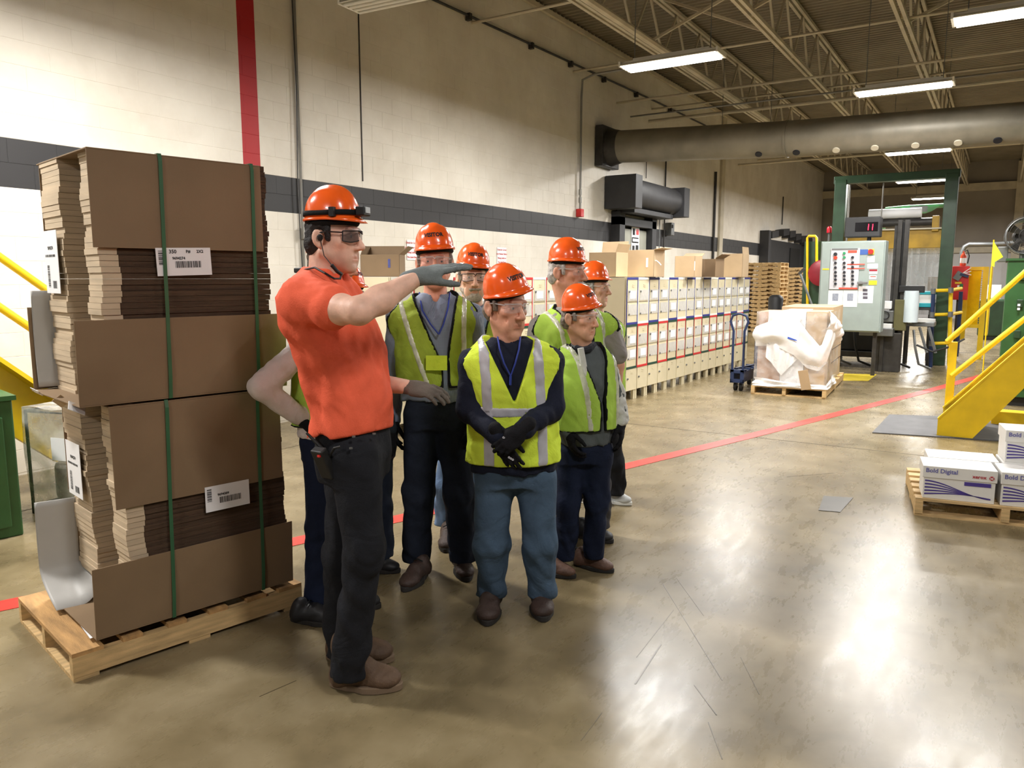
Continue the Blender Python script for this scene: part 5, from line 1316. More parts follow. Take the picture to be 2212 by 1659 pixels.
def head_mesh(sp, neck_end, nr):
    """face and neck in the head's own frame: +y looks ahead, +z up"""
    h = .0042; F = Field((-.13, -.17, -.33), (.13, .155, .15), h)
    jw = sp.get('jaw', 1.0); ch = sp.get('chin', 0.0); ns = sp.get('nose', 1.0)
    F.ell((0, -.002, .04), (.075, .086, .088), 0)
    F.ell((0, .028, -.04), (.062*jw, .07, .082), .03)
    F.ell((0, .072, -.112+ch), (.026, .022, .02), .03)
    for s in (-1, 1):
        F.cone((s*.058*jw, -.005, -.058), (s*.022, .068, -.108+ch), .017, .014, .02)
        F.ell((s*.044, .062, -.022), (.022, .022, .018), .022)
        F.ell((s*.032, .07, -.075), (.02, .02, .03), .02)
    F.cone((-.034, .088, .024), (.034, .088, .024), .011, .011, .014)
    F.cone((0, .096, .008), (0, .112*1+.008*ns, -.036), .0085, .0125*ns, .012)
    for s in (-1, 1):
        F.ell((s*.013*ns, .104, -.041), (.0085, .011, .008), .008)
        F.cut_ell((s*.007, .108, -.05), (.0035, .006, .003), .003)
        F.cut_ell((s*.033, .108, .002), (.019, .018, .012), .008)
        F.ell((s*.032, .083, .002), (.0135, .013, .012), .003)
        F.cut_ell((s*.033, .099, .0005), (.0115, .009, .0038), .002)
    F.cone((-.021, .0885, -.072), (.021, .0885, -.072), .0055, .0055, .006); F.cone((0, .092, -.0705), (0, .092, -.0705), .006, .006, .008)
    F.cone((-.018, .0875, -.083), (.018, .0875, -.083), .0065, .0065, .006)
    F.cut_cone((-.024, .0975, -.0775), (.024, .0975, -.0775), .0024, .0024, .003)
    if sp.get('age'):
        for s in (-1, 1): F.cut_cone((s*.02, .104, -.045), (s*.031, .094, -.075), .0026, .0022, .004); F.cut_cone((s*.05, .075, -.04), (s*.042, .075, -.085), .003, .002, .004)
    Re = [np.array(Matrix.Rotation(s*.25, 3, 'Z') @ Matrix.Rotation(.15, 3, 'X')) for s in (-1, 1)]
    for i, s in enumerate((-1, 1)):
        F.ell((s*.083, -.012, -.01), (.009, .021, .033), .004, R=Re[i].T); F.cut_ell((s*.094, -.006, -.006), (.01, .011, .018), .003, R=Re[i].T); F.ell((s*.081, -.004, -.036), (.008, .01, .012), .004)
    F.cone((0, -.03, -.05), neck_end, nr, nr*1.1, .025)
    F.cone((0, .01, -.115), (neck_end[0], neck_end[1]+.03, neck_end[2]), .024, .026, .03)
    V, Q = F.nets(smooth=1)
    x, y, z = V.T; T = np.ones((len(V), 3))
    def blend(w, col):
        nonlocal T
        T = T*(1-w[:, None])+np.array(col)*w[:, None]
    g = lambda cx, cy, cz, r: np.exp(-(((x-cx)**2+(y-cy)**2+(z-cz)**2)/r**2))
    lips = np.clip(np.exp(-((np.abs(z+.0775)/.0105)**4))*np.exp(-((x/.023)**4))*(y > .08), 0, 1); blend(lips*.6, (.86, .56, .54))
    blend(.5*(g(.045, .07, -.03, .03)+g(-.045, .07, -.03, .03)+g(0, .118, -.036, .018)).clip(0, 1), (1.0, .76, .7))
    if sp.get('stubble'):
        w = np.clip((-.05-z)/.03, 0, 1)*np.clip((y+.005)/.03, 0, 1)*(z > -.16)*(1-lips); blend(w*sp['stubble'], (.55, .5, .46))
    brow = (np.exp(-((np.abs(x)-.034)/.02)**4)*np.exp(-((z-.026)/.0055)**2)*(y > .075)); blend(np.clip(brow, 0, 1)*.85, sp.get('brow', (.35, .3, .26)))
    return V, Q, T
def surf_extra(sp, kind, hair_z=-.06):
    """hair and beard shells in the head's frame"""
    h = .005; F = Field((-.14, -.17, -.19), (.14, .16, .16), h)
    if kind == 'hair':
        th = sp.get('hair_th', .008)
        F.ell((0, -.003, .038), (.075+th, .086+th, .088+th), 0); F.ell((0, -.046, -.03), (.064+th, .046+th, .055), .03)
        for s in (-1, 1): F.cone((s*(.072+th*.3), .028, .02), (s*(.07+th*.3), .02, -.035), .012, .005, .012)
        X, Y, Z = F.full(); F.folds(.0035, 180, 5)
        zlow = sp.get('hair_low', -.075)
        lim = np.where(Y > .034, .05+(Y-.034)*.4, np.where(Y > -.012, -.02, zlow)); F.d = np.maximum(F.d, (lim-Z)*1.0).astype(f32); F.d = np.maximum(F.d, (Y-.075)).astype(f32)
        for s in (-1, 1): F.cut_ell((s*.092, -.008, -.01), (.03, .026, .04), .006)
    else:
        F.ell((0, .03, -.045), (.064, .074, .08), 0); F.ell((0, .074, -.112), (.031, .029, .027), .03)
        for s in (-1, 1): F.cone((s*.058, -.0, -.058), (s*.022, .068, -.108), .02, .019, .02)
        F.cone((-.024, .098, -.062), (.024, .098, -.062), .0075, .0075, .006)
        X, Y, Z = F.full(); F.folds(.002, 220, 6)
        if kind == 'goatee': F.d = np.maximum(F.d, np.maximum(np.abs(X)-.031, np.maximum(Z+.055, .05-Y))).astype(f32)
        elif kind == 'moustache': F.d = np.maximum(F.d, np.maximum(np.abs(X)-.034, np.maximum(np.maximum(Z+.054, -.074-Z), .085-Y))).astype(f32)
        else: F.d = np.maximum(F.d, np.maximum(Z+.058-.25*np.maximum(0, np.abs(X)-.035)*0, .0-Y)).astype(f32)
        F.cut_ell((0, .11, -.078), (.022, .03, .0095), .003)
    return F.nets(smooth=1)

def dome(az, el, grow=0.0):
    ca, sa = math.cos(az), math.sin(az); ce, se = math.cos(el), math.sin(el)
    a, b, c = .091+grow, .1+grow, .124+grow
    p = 2.25
    r = (abs(ce*sa/a)**p+abs(ce*ca/b)**p+abs(se/c)**p)**(-1/p)
    x, y, z = -r*ce*sa, r*ce*ca, r*se
    rid = .003*math.exp(-(x/.024)**2)*min(1, max(0, (el-.5)/.4)); rid -= .003*math.exp(-((abs(x)-.035)/.008)**2)*min(1, max(0, (el-.6)/.3))
    k = 1+rid/max(r, .05)
    return Vector((x*k, y*k, z*k))
def helmet(par, Mh, tilt, lettering='VISITOR', suspension=True, text_az=0.0, roll=0.0):
    """hard hat in the head's frame, its rim a little above the brow"""
    Mt = Mh @ Matrix.Translation((0, .004, .058)) @ Matrix.Rotation(math.radians(tilt), 4, 'X') @ Matrix.Rotation(math.radians(roll), 4, 'Y')
    b = MB(); n = 56; rings = []
    def brim(az, out, dz, g):
        f = max(0, math.cos(az)); ext = .006+out*(f**2); p = dome(az, 0, g); q = Vector((p.x, p.y, 0)).normalized()
        return p+q*ext+Vector((0, 0, dz-.010*(f**2)*(out > 0)))
    for g in (0, -.004):
        R_ = [[brim(2*math.pi*j/n, .022, -.004, g) for j in range(n)], [brim(2*math.pi*j/n, .0, .004, g*2) for j in range(n)]]
        R_ += [[dome(2*math.pi*j/n, e, g) for j in range(n)] for e in [.06+(math.pi/2-.065)*i/15 for i in range(16)]]
        rings.append(R_)
    outer, inner = rings; seq = inner[::-1]+outer
    o0 = len(b.v)
    for R_ in seq: b.v += [Mt @ p for p in R_]
    for i in range(len(seq)-1):
        for j in range(n): j2 = (j+1) % n; b.f.append([o0+i*n+j, o0+i*n+j2, o0+(i+1)*n+j2, o0+(i+1)*n+j])
    b.f.append([o0+j for j in range(n)]); b.f.append([o0+(len(seq)-1)*n+j for j in range(n)][::-1])
    hp = b.build('hard_hat', m_helmet, par, smooth='all')
    if lettering:
        tm = text_mesh(lettering, .028, lambda u, v: Mt @ (dome(text_az+u/.105, .56+v/.118, .0016)), .0012)
        tm.build('lettering', m_ink, hp)
    if suspension:
        ring = [Mt @ Vector((.08*math.sin(a), .086*math.cos(a), -.012)) for a in [2*math.pi*i/32 for i in range(32)]]
        sb = MB(); sb.tube(ring, .012, 6, closed=True); sb.build('headband', m_trim, hp, smooth=True)
        sb = MB().tube([Mt @ Vector((.06*s, -.086+.03*abs(s), -.03+.015*abs(s))) for s in (-1, -.5, 0, .5, 1)], .012, 6); sb.build('nape_strap', m_helmet if False else m_trim, hp, smooth=True)
    return hp, Mt
def glasses(par, Mh, lens, fr, wire=False):
    t = None; b = MB(); lobj = []
    fo = MB()
    for s in (-1, 1):
        def fn(u, v):
            a = s*(.1+u*.88); R_ = .083; x = R_*math.sin(a)*.98; y = .034+R_*math.cos(a)*.94
            top = .022-.004*u; low = -.022+.006*(1-u)**2*1.6+.012*max(0, u-.6)
            return Mh @ Vector((x, y, low+(top-low)*v))
        lobj.append(MB().grid(fn, 12, 6))
        fo.tube([fn(u/10, 1) for u in range(11)], .0026, 6)
        if wire or fr is m_fr: fo.tube([fn(u/10, 0) for u in range(11)], .0022, 6); fo.tube([fn(1, v/4) for v in range(5)], .0024, 6)
        e = fn(1, .85); fo.tube([e, Mh @ Vector((s*.083, .02, .014)), Mh @ Vector((s*.084, -.02, .006))], .003, 6)
    fo.tube([lobj[0].v[6], Mh @ Vector((0, .121, .012)), lobj[1].v[6]], .003, 6)
    gl = fo.build('safety_glasses', fr, par, smooth=True)
    for l in lobj: l.build('lens', lens, gl, smooth='all')
    return gl
def hand_mesh(side, curl=.25, spread=.06, thumb=.6, cuff=.05, h=.0042, scale=1.0):
    """side +1: thumb towards +x. y runs to the fingertips, z is the back of the hand"""
    F = Field((-.1, -.1, -.11), (.115, .23, .06), h); t = side
    F.ell((0, .05, 0), (.043, .056, .0175), 0); F.cone((t*.022, .02, -.002), (t*.03, .055, -.006), .018, .014, .015)
    F.cone((-t*.028, .025, -.002), (-t*.03, .07, -.002), .015, .013, .012)
    F.cone((0, -cuff, 0), (0, .02, 0), .031, .029, .02)
    cs = curl if isinstance(curl, (list, tuple)) else [curl]*4
    tips = []
    for i, (x, y, L_, r) in enumerate(((.031, .092, .074, .0098), (.0105, .098, .082, .0102), (-.0105, .095, .076, .0098), (-.030, .085, .06, .0088))):
        a = 0.0; p = Vector((t*x, y, 0)); sp = (x/.03)*spread
        prev = p; rr = r
        for j, f in enumerate((.45, .32, .23)):
            a += cs[i]*(1.0 if j == 0 else 1.15); l = L_*f*1.08
            q = prev+Vector((t*math.sin(sp)*l*math.cos(a), math.cos(sp)*l*math.cos(a), -l*math.sin(a)))
            F.cone(prev, q, rr, rr*.93, .006 if j else .009); prev = q; rr *= .93
    a0 = Vector((t*.03, .02, -.008)); d1 = Vector((t*math.sin(thumb), math.cos(thumb)*.9, -.35)).normalized(); p1 = a0+d1*.045; d2 = Vector((t*math.sin(thumb*.6), math.cos(thumb*.6), -.45)).normalized(); p2 = p1+d2*.034; d3 = Vector((t*math.sin(thumb*.35), math.cos(thumb*.35), -.4)).normalized()
    F.cone(a0, p1, .0155, .0122, .012); F.cone(p1, p2, .0122, .0112, .004); F.cone(p2, p2+d3*.026, .0112, .009, .004)
    V, Q = F.nets(smooth=1)
    return V*scale, Q
def place_hand(wrist, tip, back, side, **kw):
    y = (Vector(tip)-Vector(wrist)).normalized(); z = Vector(back); z = (z-y*z.dot(y)).normalized(); x = y.cross(z)
    V, Q = hand_mesh(side, **kw)
    return xf(frame4(Matrix((x, y, z)).transposed(), Vector(wrist)), V), Q
def shoe(par, toe, phi, L_, kind, mat, sole, lace=m_trim):
    """boot or shoe standing on the floor; toe = point of the toe on the floor"""
    R = basis(phi); y = R @ Vector((0, 1, 0)); o = Vector((toe.x, toe.y, 0))-y*L_; k = L_/.3; wx = 1.28 if kind == 'boot' else 1.12
    F = Field((-.07*k, -.01, -.0), (.07*k, .32*k, .24*k), .005)
    F.ell((0, .235*k, .04*k), (.046*k, .064*k, .034*k), 0); F.cone((0, .06*k, .045*k), (0, .2*k, .048*k), .04*k, .04*k, .03); F.cone((0, .07*k, .06*k), (0, .16*k, .085*k), .036*k, .03*k, .03)
    F.ell((0, .05*k, .05*k), (.036*k, .045*k, .05*k), .03)
    top = {'boot': .17, 'shoe': .1, 'sneaker': .1}[kind]
    F.cone((0, .06*k, .06*k), (0, .065*k, top*k), .04*k, .046*k if kind == 'boot' else .04*k, .02)
    X, Y, Z = F.full(); F.d = np.maximum(F.d, .016*k-Z).astype(f32); F.folds(.002, 60, 3)
    Mf = frame4(R, o) @ Matrix.Diagonal((wx, 1, 1.12 if kind == 'boot' else 1, 1)); V, Q = F.nets()
    b = np_mesh('boot' if kind == 'boot' else 'shoe', [(xf(Mf, V), Q)], mat, par)
    pts = []
    for i in range(28):
        a = 2*math.pi*i/28; cx = math.sin(a); cy = math.cos(a); w = (.05 if cy > -.2 else .04)*k; pts.append((w*cx*(1 if abs(cy) < .6 else .93), .155*k+.15*k*cy if cy > 0 else .155*k+.152*k*cy))
    MB().prism([Mf @ Vector((p[0], p[1], .0015)) for p in pts], (0, 0, .028*k)).build('sole', sole, b, bevel=.004)
    if kind != 'x':
        for i in range(4):
            yy = (.2-.026*i)*k; zz = (.076+.014*i)*k
            MB().tube([Mf @ Vector((-.026*k, yy-.006, zz-.006)), Mf @ Vector((0, yy, zz+.008)), Mf @ Vector((.026*k, yy-.006, zz-.006))], .0035, 5).build('lace', lace, b, smooth=True)
    return b

def build_person(sp):
    D = sp['D']
    def J(p): return on_d(p[0], p[1], D+(p[2] if len(p) > 2 else 0))
    feet = [(on_z(*f[:2]), f[2], f[3]) for f in sp['feet']]
    base = sum((f[0] for f in feet), Vector())/len(feet); base.z = 0
    P = thing('person', sp['label'], 'person', tuple(base), 0, sp.get('group', 'visitors and their guide'))
    phi = sp['phi']; R = basis(phi); fw = R @ Vector((0, 1, 0)); rg = R @ Vector((1, 0, 0))
    secs = [(J((q[0], q[1], q[4] if len(q) > 4 else 0)), q[2], q[3]) for q in sp['spine']]
    secs = [(np.array(c), rx, ry) for c, rx, ry in secs]
    neck = J(sp['neck'])
    # ---- head
    hs = sp.get('hs', 1.1); ho = J(sp['head']); Rh = basis(sp['hphi'], sp.get('hpitch', 0), sp.get('hroll', 0))
    Mh = frame4(Rh, ho) @ Matrix.Scale(hs, 4)
    ne = Mh.inverted() @ neck
    V, Q, T = head_mesh(sp.get('face', {}), (ne.x, ne.y, max(ne.z, -.3)), sp.get('neck_r', .05))
    parts = [(xf(Mh, V), Q)]; tint = [T]
    for arm in sp.get('bare', []):
        F = Field(*[[f(p[0][i]+s*.1 for p in arm) for i in range(3)] for f, s in ((min, -1), (max, 1))], .0065)
        F.chain(arm, .03); V, Q = F.nets(smooth=1); parts.append((V, Q)); tint.append(np.ones((len(V), 3)))
    np_mesh('body', parts, skin_mat('skin_'+sp['key'], sp['skin']), P, tint)
    for s in (-1, 1):
        e = MB(); c = Vector((s*.032, .083, .001))
        e.lathe([(.0001, -.011), (.006, -.009), (.0105, -.003), (.011, 0), (.0105, .003), (.006, .009), (.0001, .011)], (0, 0, 0), 12)
        e.v = [Mh @ (c+p) for p in e.v]; eo = e.build('eye', m_eye, P, smooth=True)
        ir = MB().cyl(Mh @ (c+Vector((0, .0085, 0))), Mh @ (c+Vector((0, .0112, 0))), .0052*hs, 10); ir.build('iris', m_iris, eo)
    if sp.get('hair'):
        V, Q = surf_extra(sp.get('face', {}), 'hair'); np_mesh('hair', [(xf(Mh, V), Q)], M('hair_'+sp['key'], sp['hair'], .7, var=.35, scale=60, bump=.6, bscale=150), P)
    for bk, bc in sp.get('beard', []):
        V, Q = surf_extra(sp.get('face', {}), bk); np_mesh('beard', [(xf(Mh, V), Q)], M('beard_'+sp['key'], bc, .8, var=.3, scale=80, bump=.6, bscale=200), P)
    hp, Mt = helmet(P, Mh, sp.get('htilt', 4), sp.get('helmet_text', 'VISITOR'), text_az=sp.get('text_az', 0), roll=sp.get('hat_roll', 0))
    if sp.get('glasses'): glasses(P, Mh, *sp['glasses'])
    # ---- shirt with sleeves
    allp = [c for c, a, b in secs]+[np.array(p) for ch in sp['sleeves'] for p, r in [(J(q[:3] if len(q) > 3 else q[:2]), 0) for q in ch]]
    lo = np.min(allp, 0)-.27; hi = np.max(allp, 0)+.27; lo[2] = min(c[2] for c in allp)-.1; hi[2] = max(c[2] for c in allp)+.08
    h = sp.get('res', .0085)
    def torso(infl=0.0, sleeves=True, ext=0.0):
        F = Field(lo, hi, h)
        ss = [(c.copy(), a, b) for c, a, b in secs]
        F.loft(ss, fw, 0, infl=infl)
        for ch in sp['sleeves']:
            s0 = J(ch[0][:3]); r0 = ch[0][3]
            nb = np.array(secs[-2][0]); F.cone(nb+(np.array(s0)-nb)*.25, s0, r0*.92+infl*.5, r0+infl*.6, .05)
            if sleeves: F.chain([(J(q[:3]), q[3]) for q in ch], .03)
        return F
    F = torso()
    zh = min(c[2] for c, a, b in secs)
    F.folds(sp.get('fold', .006), sp.get('fold_f', 26), hash(sp['key']) % 97 if False else sum(map(ord, sp['key'])), zs=.35); F.folds(.0035, 62, 3+sum(map(ord, sp['key'])), zs=.7)
    ncut = np.array(neck); F.cut_cone(ncut+np.array((0, 0, -.02)), ncut+np.array((0, 0, .2)), sp.get('collar_r', .068), sp.get('collar_r', .068)+.01, .01)
    if sp.get('open'): q_ = np.array(neck)+np.array(fw)*.085; F.cut_cone(q_+np.array((0, 0, .03)), q_+np.array(fw)*.02-np.array((0, 0, sp['open'])), .03, .006, .008)
    if 'hem' in sp:
        X, Y, Z = F.full(); z0, tl = sp['hem']; c0 = secs[0][0] if secs[0][0][2] < secs[-1][0][2] else secs[-1][0]
        F.d = np.maximum(F.d, z0+tl*((X-c0[0])*fw.x+(Y-c0[1])*fw.y)-Z).astype(f32)
    shirt = np_mesh('shirt', [F.nets(smooth=1)], sp['shirt'], P)
    if sp.get('collar'):
        c = np.array(neck); 
        cp = []
        for i in range(22):
            a = math.radians(40+280*i/21); d_ = fw*math.cos(a)+rg*math.sin(a); cp.append(Vector(c)+d_*(.075)+Vector((0, 0, -.035+.03*(1-math.cos(a))/2)))
        MB().tube(cp, [.014]*len(cp), 8).build('collar', sp['shirt'], P, smooth=True)
        for s in (-1, 1):
            a = math.radians(30*s); e = Vector(c)+fw*.088+rg*(s*.035)+Vector((0, 0, -.03))
            MB().prism([e+rg*s*.035+fw*-.01+Vector((0, 0, .02)), e+rg*-s*.012, e+Vector((0, 0, -.065))+fw*.012+rg*s*.012, e+rg*s*.05+Vector((0, 0, -.03))-fw*.008], fw*.006).build('collar_point', sp['shirt'], P)
    # ---- trousers
    hc = J(sp['hip']); legs = [[(J(q[:3]), q[3]) for q in lg] for lg in sp['legs']]
    for lg in legs: lg[-1][0].z = .05
    pts = [np.array(hc)]+[np.array(p) for lg in legs for p, r in lg]
    l2 = np.min(pts, 0)-.22; h2 = np.max(pts, 0)+.22; l2[2] = .0; h2[2] = hc.z+.16
    G = Field(l2, h2, h)
    rx, ry = sp['hip_r']
    top = np.array(secs[0][0] if secs[0][0][2] < secs[-1][0][2] else secs[-1][0]); wz = min(top[2]+.06, hc.z+.14)
    G.loft([(np.array((top[0], top[1], wz)), rx*.9, ry*.9), (np.array(hc), rx, ry), (np.array(hc)-np.array((0, 0, .08)), rx*.9, ry*.92)], fw, 0)
    for lg in legs: G.chain(lg, .035)
    kz = [lg[1][0].z for lg in legs]; az = [lg[-1][0].z for lg in legs]
    G.folds(sp.get('leg_fold', .007), 34, sum(map(ord, sp['key']))+1, zs=.8, where=lambda X, Y, Z: .35+.65*np.exp(-((Z-kz[0]+.05)/.14)**2)+.9*np.exp(-((Z-.14)/.12)**2))
    X, Y, Z = G.full(); G.d = np.maximum(G.d, sp.get('cuff_z', .075)-Z).astype(f32)
    tr = np_mesh('trousers', [G.nets(smooth=1)], sp['trousers'], P)
    for (t_, ph, L_) in feet: shoe(P, t_, ph, L_, *sp['shoe'])
    # ---- safety vest
    if sp.get('vest'):
        v = sp['vest']; zlo = on_d(secs[0][0][0], 0, D).z if False else None
        W = torso(v.get('infl', .02), sleeves=False)
        X, Y, Z = W.full(); c0 = np.array(secs[1][0]); nk = np.array(neck)
        zs_ = np.array(sorted([(c[2], c[0], c[1]) for c, a, b in secs])); zz = Z[0, 0]
        cx = np.interp(zz, zs_[:, 0], zs_[:, 1])[None, None, :]; cy = np.interp(zz, zs_[:, 0], zs_[:, 2])[None, None, :]
        u = (X-cx)*rg.x+(Y-cy)*rg.y; w = (X-cx)*fw.x+(Y-cy)*fw.y          # across / ahead of the body
        W.folds(.008, 24, 11+sum(map(ord, sp['key'])), zs=.3); W.folds(.003, 60, 5+sum(map(ord, sp['key'])), zs=.6)
        basef = W.d.copy()
        zt = nk[2]; zv = v['v_z']; wtop = v.get('v_w', .1); uo = v.get('v_u', 0.0)
        ww = np.clip((Z-zv)/(zt-zv), -.3, 1.4)*wtop+.004
        cut = np.maximum(np.abs(u-uo*np.clip((zt-Z)/(zt-zv), 0, 1))-ww, -w-.01)
        ring = np.sqrt((X-nk[0])**2+(Y-nk[1])**2)-v.get('neck_r', .085); cut = np.minimum(cut, np.maximum(ring, zt-.16-Z))
        for ch in sp['sleeves']:
            s0 = np.array(J(ch[0][:3])); e0 = np.array(J(ch[1][:3])); d0 = (e0-s0)/np.linalg.norm(e0-s0); out = s0-np.array((secs[-3][0] if len(secs) > 3 else secs[-2][0])); out[2] = 0; out /= np.linalg.norm(out)+1e-6
            a_, b_ = s0+out*.06+np.array((0, 0, .06)), s0+out*.05+d0*.14
            lo_, hi_, fn = Field.f_cone(a_, b_, v.get('arm_r', .07), v.get('arm_r', .07)*1.12); cut = np.minimum(cut, fn(X, Y, Z))
        hz_ = v['hem_z']; gap = v.get('gap', 0)
        cut = np.minimum(cut, Z-hz_-v.get('hem_round', .0)*np.maximum(0, np.abs(u-uo)*-1+.1)*0)
        if gap: cut = np.minimum(cut, np.maximum(np.abs(u-uo)-gap, np.maximum(-w, Z-zv-.02)))
        vd = np.maximum(basef, -cut).astype(f32)
        vest = np_mesh('safety_vest', [W.nets(vd, smooth=1)], v['mat'], P)
        if v.get('trim'):
            td = np.maximum(np.maximum(basef-.003, cut-.012), -cut-.001).astype(f32); V, Q = W.nets(td, smooth=1)
            if len(V): np_mesh('binding', [(V, Q)], v['trim'], vest)
        for (u0, sl, wd, zc) in v.get('strips', []):
            sd = np.abs(u-u0-sl*(zt-Z))/math.sqrt(1+sl*sl)-wd/2 if zc is None else np.abs(Z-zc-sl*u)-wd/2
            sd = np.maximum(np.maximum(basef-.0035, sd), np.maximum(-(cut-.004), -(basef+.012))).astype(f32)
            V, Q = W.nets(sd, smooth=1)
            if len(V): np_mesh('reflective_strip', [(V, Q)], v['strip_mat'], vest)
    for (nm, mat_, w_, t_, back, side, kw) in sp.get('hands', []):
        np_mesh(nm, [place_hand(J(w_), J(t_), Vector(back[0]*RGT+back[1]*-FWD+back[2]*Vector((0, 0, 1))), side, **kw)], mat_, P)
    for (pts_, r_) in sp.get('lanyard', []):
        MB().tube([J(p) for p in pts_], r_, 6).build('lanyard', m_lany, P, smooth=True)
    return P, Mh, Mt, J, fw, rg
m_denim = cloth('dark_denim', (34, 40, 54), .25); m_navyd = cloth('navy_denim', (26, 34, 56), .2); m_blued = cloth('blue_denim', (74, 94, 116), .18); m_blackd = cloth('black_denim', (30, 31, 36), .2); m_paled = cloth('pale_denim', (96, 118, 150), .2); m_greyt = cloth('grey_trousers', (66, 64, 66), .15)
m_bootb = M('brown_boot', (92, 70, 52), .7, var=.25, scale=12, bump=.3, bscale=90); m_bootd = M('dark_brown_boot', (60, 44, 38), .65, var=.25, scale=14, bump=.3); m_blk_shoe = M('black_shoe', (30, 30, 34), .55, var=.2); m_sneak = M('white_sneaker', (196, 198, 198), .6, var=.1); m_hike = M('brown_hiker', (92, 66, 54), .65, var=.35, scale=18, bump=.3)
hi = lambda mat, trim, sm, **k: dict(mat=mat, trim=trim, strip_mat=sm, **k)
SK1, SK2, SK3 = (232, 186, 164), (214, 158, 132), (224, 178, 154)

def zof(y, D): return on_d(1106, y, D).z
# ---- the guide
D = 3.0
arm_r = [(655, 648, -.17), (775, 672, -.36), (904, 598, -.2)]
arm_l = [(720, 640, .17), (750, 815, .25), (884, 836, .12)]
Jg = lambda p: on_d(p[0], p[1], D+p[2])
guide = dict(key='guide', D=D, phi=58, label='guide in an orange t-shirt and headlamp helmet pointing with a gloved hand', feet=[(868, 1488, 85, .31), (850, 1428, 85, .31)],
    spine=[(762, 930, .19, .135), (755, 860, .19, .135), (738, 780, .195, .13), (712, 700, .205, .13), (697, 640, .19, .115), (698, 605, .13, .085), (704, 580, .075, .07)],
    neck=(702, 592), head=(717, 511), hphi=75, hpitch=-2, hs=1.05, face=dict(stubble=.45, brow=(.2, .16, .14), jaw=1.04), skin=SK1, hair=(30, 26, 26), neck_r=.054,
    helmet_text=None, htilt=3, glasses=(m_lensd, m_fr), shirt=cloth('orange_tee', (236, 102, 72), .06, wrinkle=.22, ws=4), fold=.014, fold_f=17,
    sleeves=[[(655, 648, -.17, .074), (712, 662, -.265, .076)], [(720, 640, .17, .072), (738, 735, .21, .07)]], collar_r=.064,
    bare=[[(Jg((665, 648, -.19)), .052), (Jg((735, 668, -.29)), .051), (Jg(arm_r[1]), .044), (Jg((820, 648, -.3)), .047), (Jg(arm_r[2]), .029)], [(Jg((722, 700, .19)), .05), (Jg(arm_l[1]), .045), (Jg((800, 826, .2)), .044), (Jg(arm_l[2]), .029)]],
    hem=(zof(936, D), .18), hip=(765, 985), hip_r=(.17, .125), legs=[[(768, 985, -.08, .1), (786, 1195, -.1, .078), (748, 1440, -.07, .066)], [(758, 985, .08, .1), (738, 1190, .1, .076), (732, 1390, .12, .064)]],
    trousers=m_blackd, shoe=('boot', m_bootb, m_sole), leg_fold=.011,
    hands=[('glove', m_gglove, (902, 599, -.2), (1000, 566, -.14), (-.1, .35, 1), 1, dict(curl=[.1, .12, .16, .3], spread=.05, thumb=.35, cuff=.035, scale=1.1)),
           ('glove', m_dglove, (886, 837, .12), (965, 850, .05), (.1, .6, 1), -1, dict(curl=.35, thumb=.5, cuff=.04))])
P1, Mh1, Mt1, J1, fw1, rg1 = build_person(guide)
# headlamp band and lamp on the guide's helmet
band = MB(); n = 48
for e in (.13, .3):
    band.v += [Mt1 @ dome(2*math.pi*j/n, e, .004) for j in range(n)]
band.f = [[j, (j+1) % n, n+(j+1) % n, n+j] for j in range(n)]
hl = band.build('headlamp_band', m_trim, P1, smooth='all', solid=.003)
q = [Mt1 @ dome(.0, .22, g) for g in (.004, .04)]; R3 = (Mt1.to_3x3()).normalized()
MB().box(q[0].lerp(q[1], .5), (.062, .036, .034), R3).build('lamp_body', m_black, hl, bevel=.005)
MB().box(q[1], (.036, .006, .022), R3).build('lamp_window', M('lamp_glass', (196, 200, 204), .15, var=.1), hl)
for az in (1.1, -1.1, 2.4): MB().box(Mt1 @ dome(az, .22, .006), (.02, .02, .034), R3).build('band_clip', m_black, hl)
# ear piece, neck band and radio
e0 = Mh1 @ Vector((.088, .0, -.008)); MB().lathe([(.006, -.012), (.011, -.004), (.011, .006), (.005, .012)], e0, 10).build('ear_bud', m_black, P1, smooth=True)
cab = [e0, J1((700, 552, -.1)), J1((716, 572, -.13)), J1((722, 580, -.13))]; MB().tube(cab, .0018, 5).build('ear_cable', m_black, P1)
MB().tube([J1((716, 572, -.14)), J1((728, 586, -.13)), J1((737, 592, -.1))], .007, 8).build('cable_grip', m_black, P1, smooth=True)
MB().tube([J1((737, 592, -.1)), J1((735, 602, -.11)), J1((722, 602, -.15)), J1((702, 590, -.17)), J1((680, 578, -.14)), J1((660, 582, -.08)), J1((644, 590, .0))], .004, 6).build('neck_cable', m_black, P1, smooth=True)
MB().box(J1((650, 584, .02)), (.05, .03, .02)).build('neck_clip', m_black, P1, bevel=.004)
r0 = J1((700, 1000, -.16)); Rr = basis(58, 0, 25)
rad = MB().box(r0, (.035, .06, .13), Rr).build('radio', m_black, P1, bevel=.006)
MB().tube([r0+Vector((0, 0, .05)), J1((662, 935, -.16))], [.008, .005], 8).build('antenna', m_black, rad, smooth=True)
MB().box(J1((690, 985, -.2)), (.012, .012, .008)).build('lamp_dot', m_red, rad)
MB().tube([J1((712, 985, -.17)), J1((722, 968, -.2)), J1((735, 965, -.2))], .005, 6).build('belt_clip', m_black, rad, smooth=True)
for p in ((764, 943, -.178), (808, 937, -.14), (758, 968, -.19)): MB().lathe([(.0065, -.003), (.0065, .003)], J1(p), 10).build('rivet', m_steel, P1)

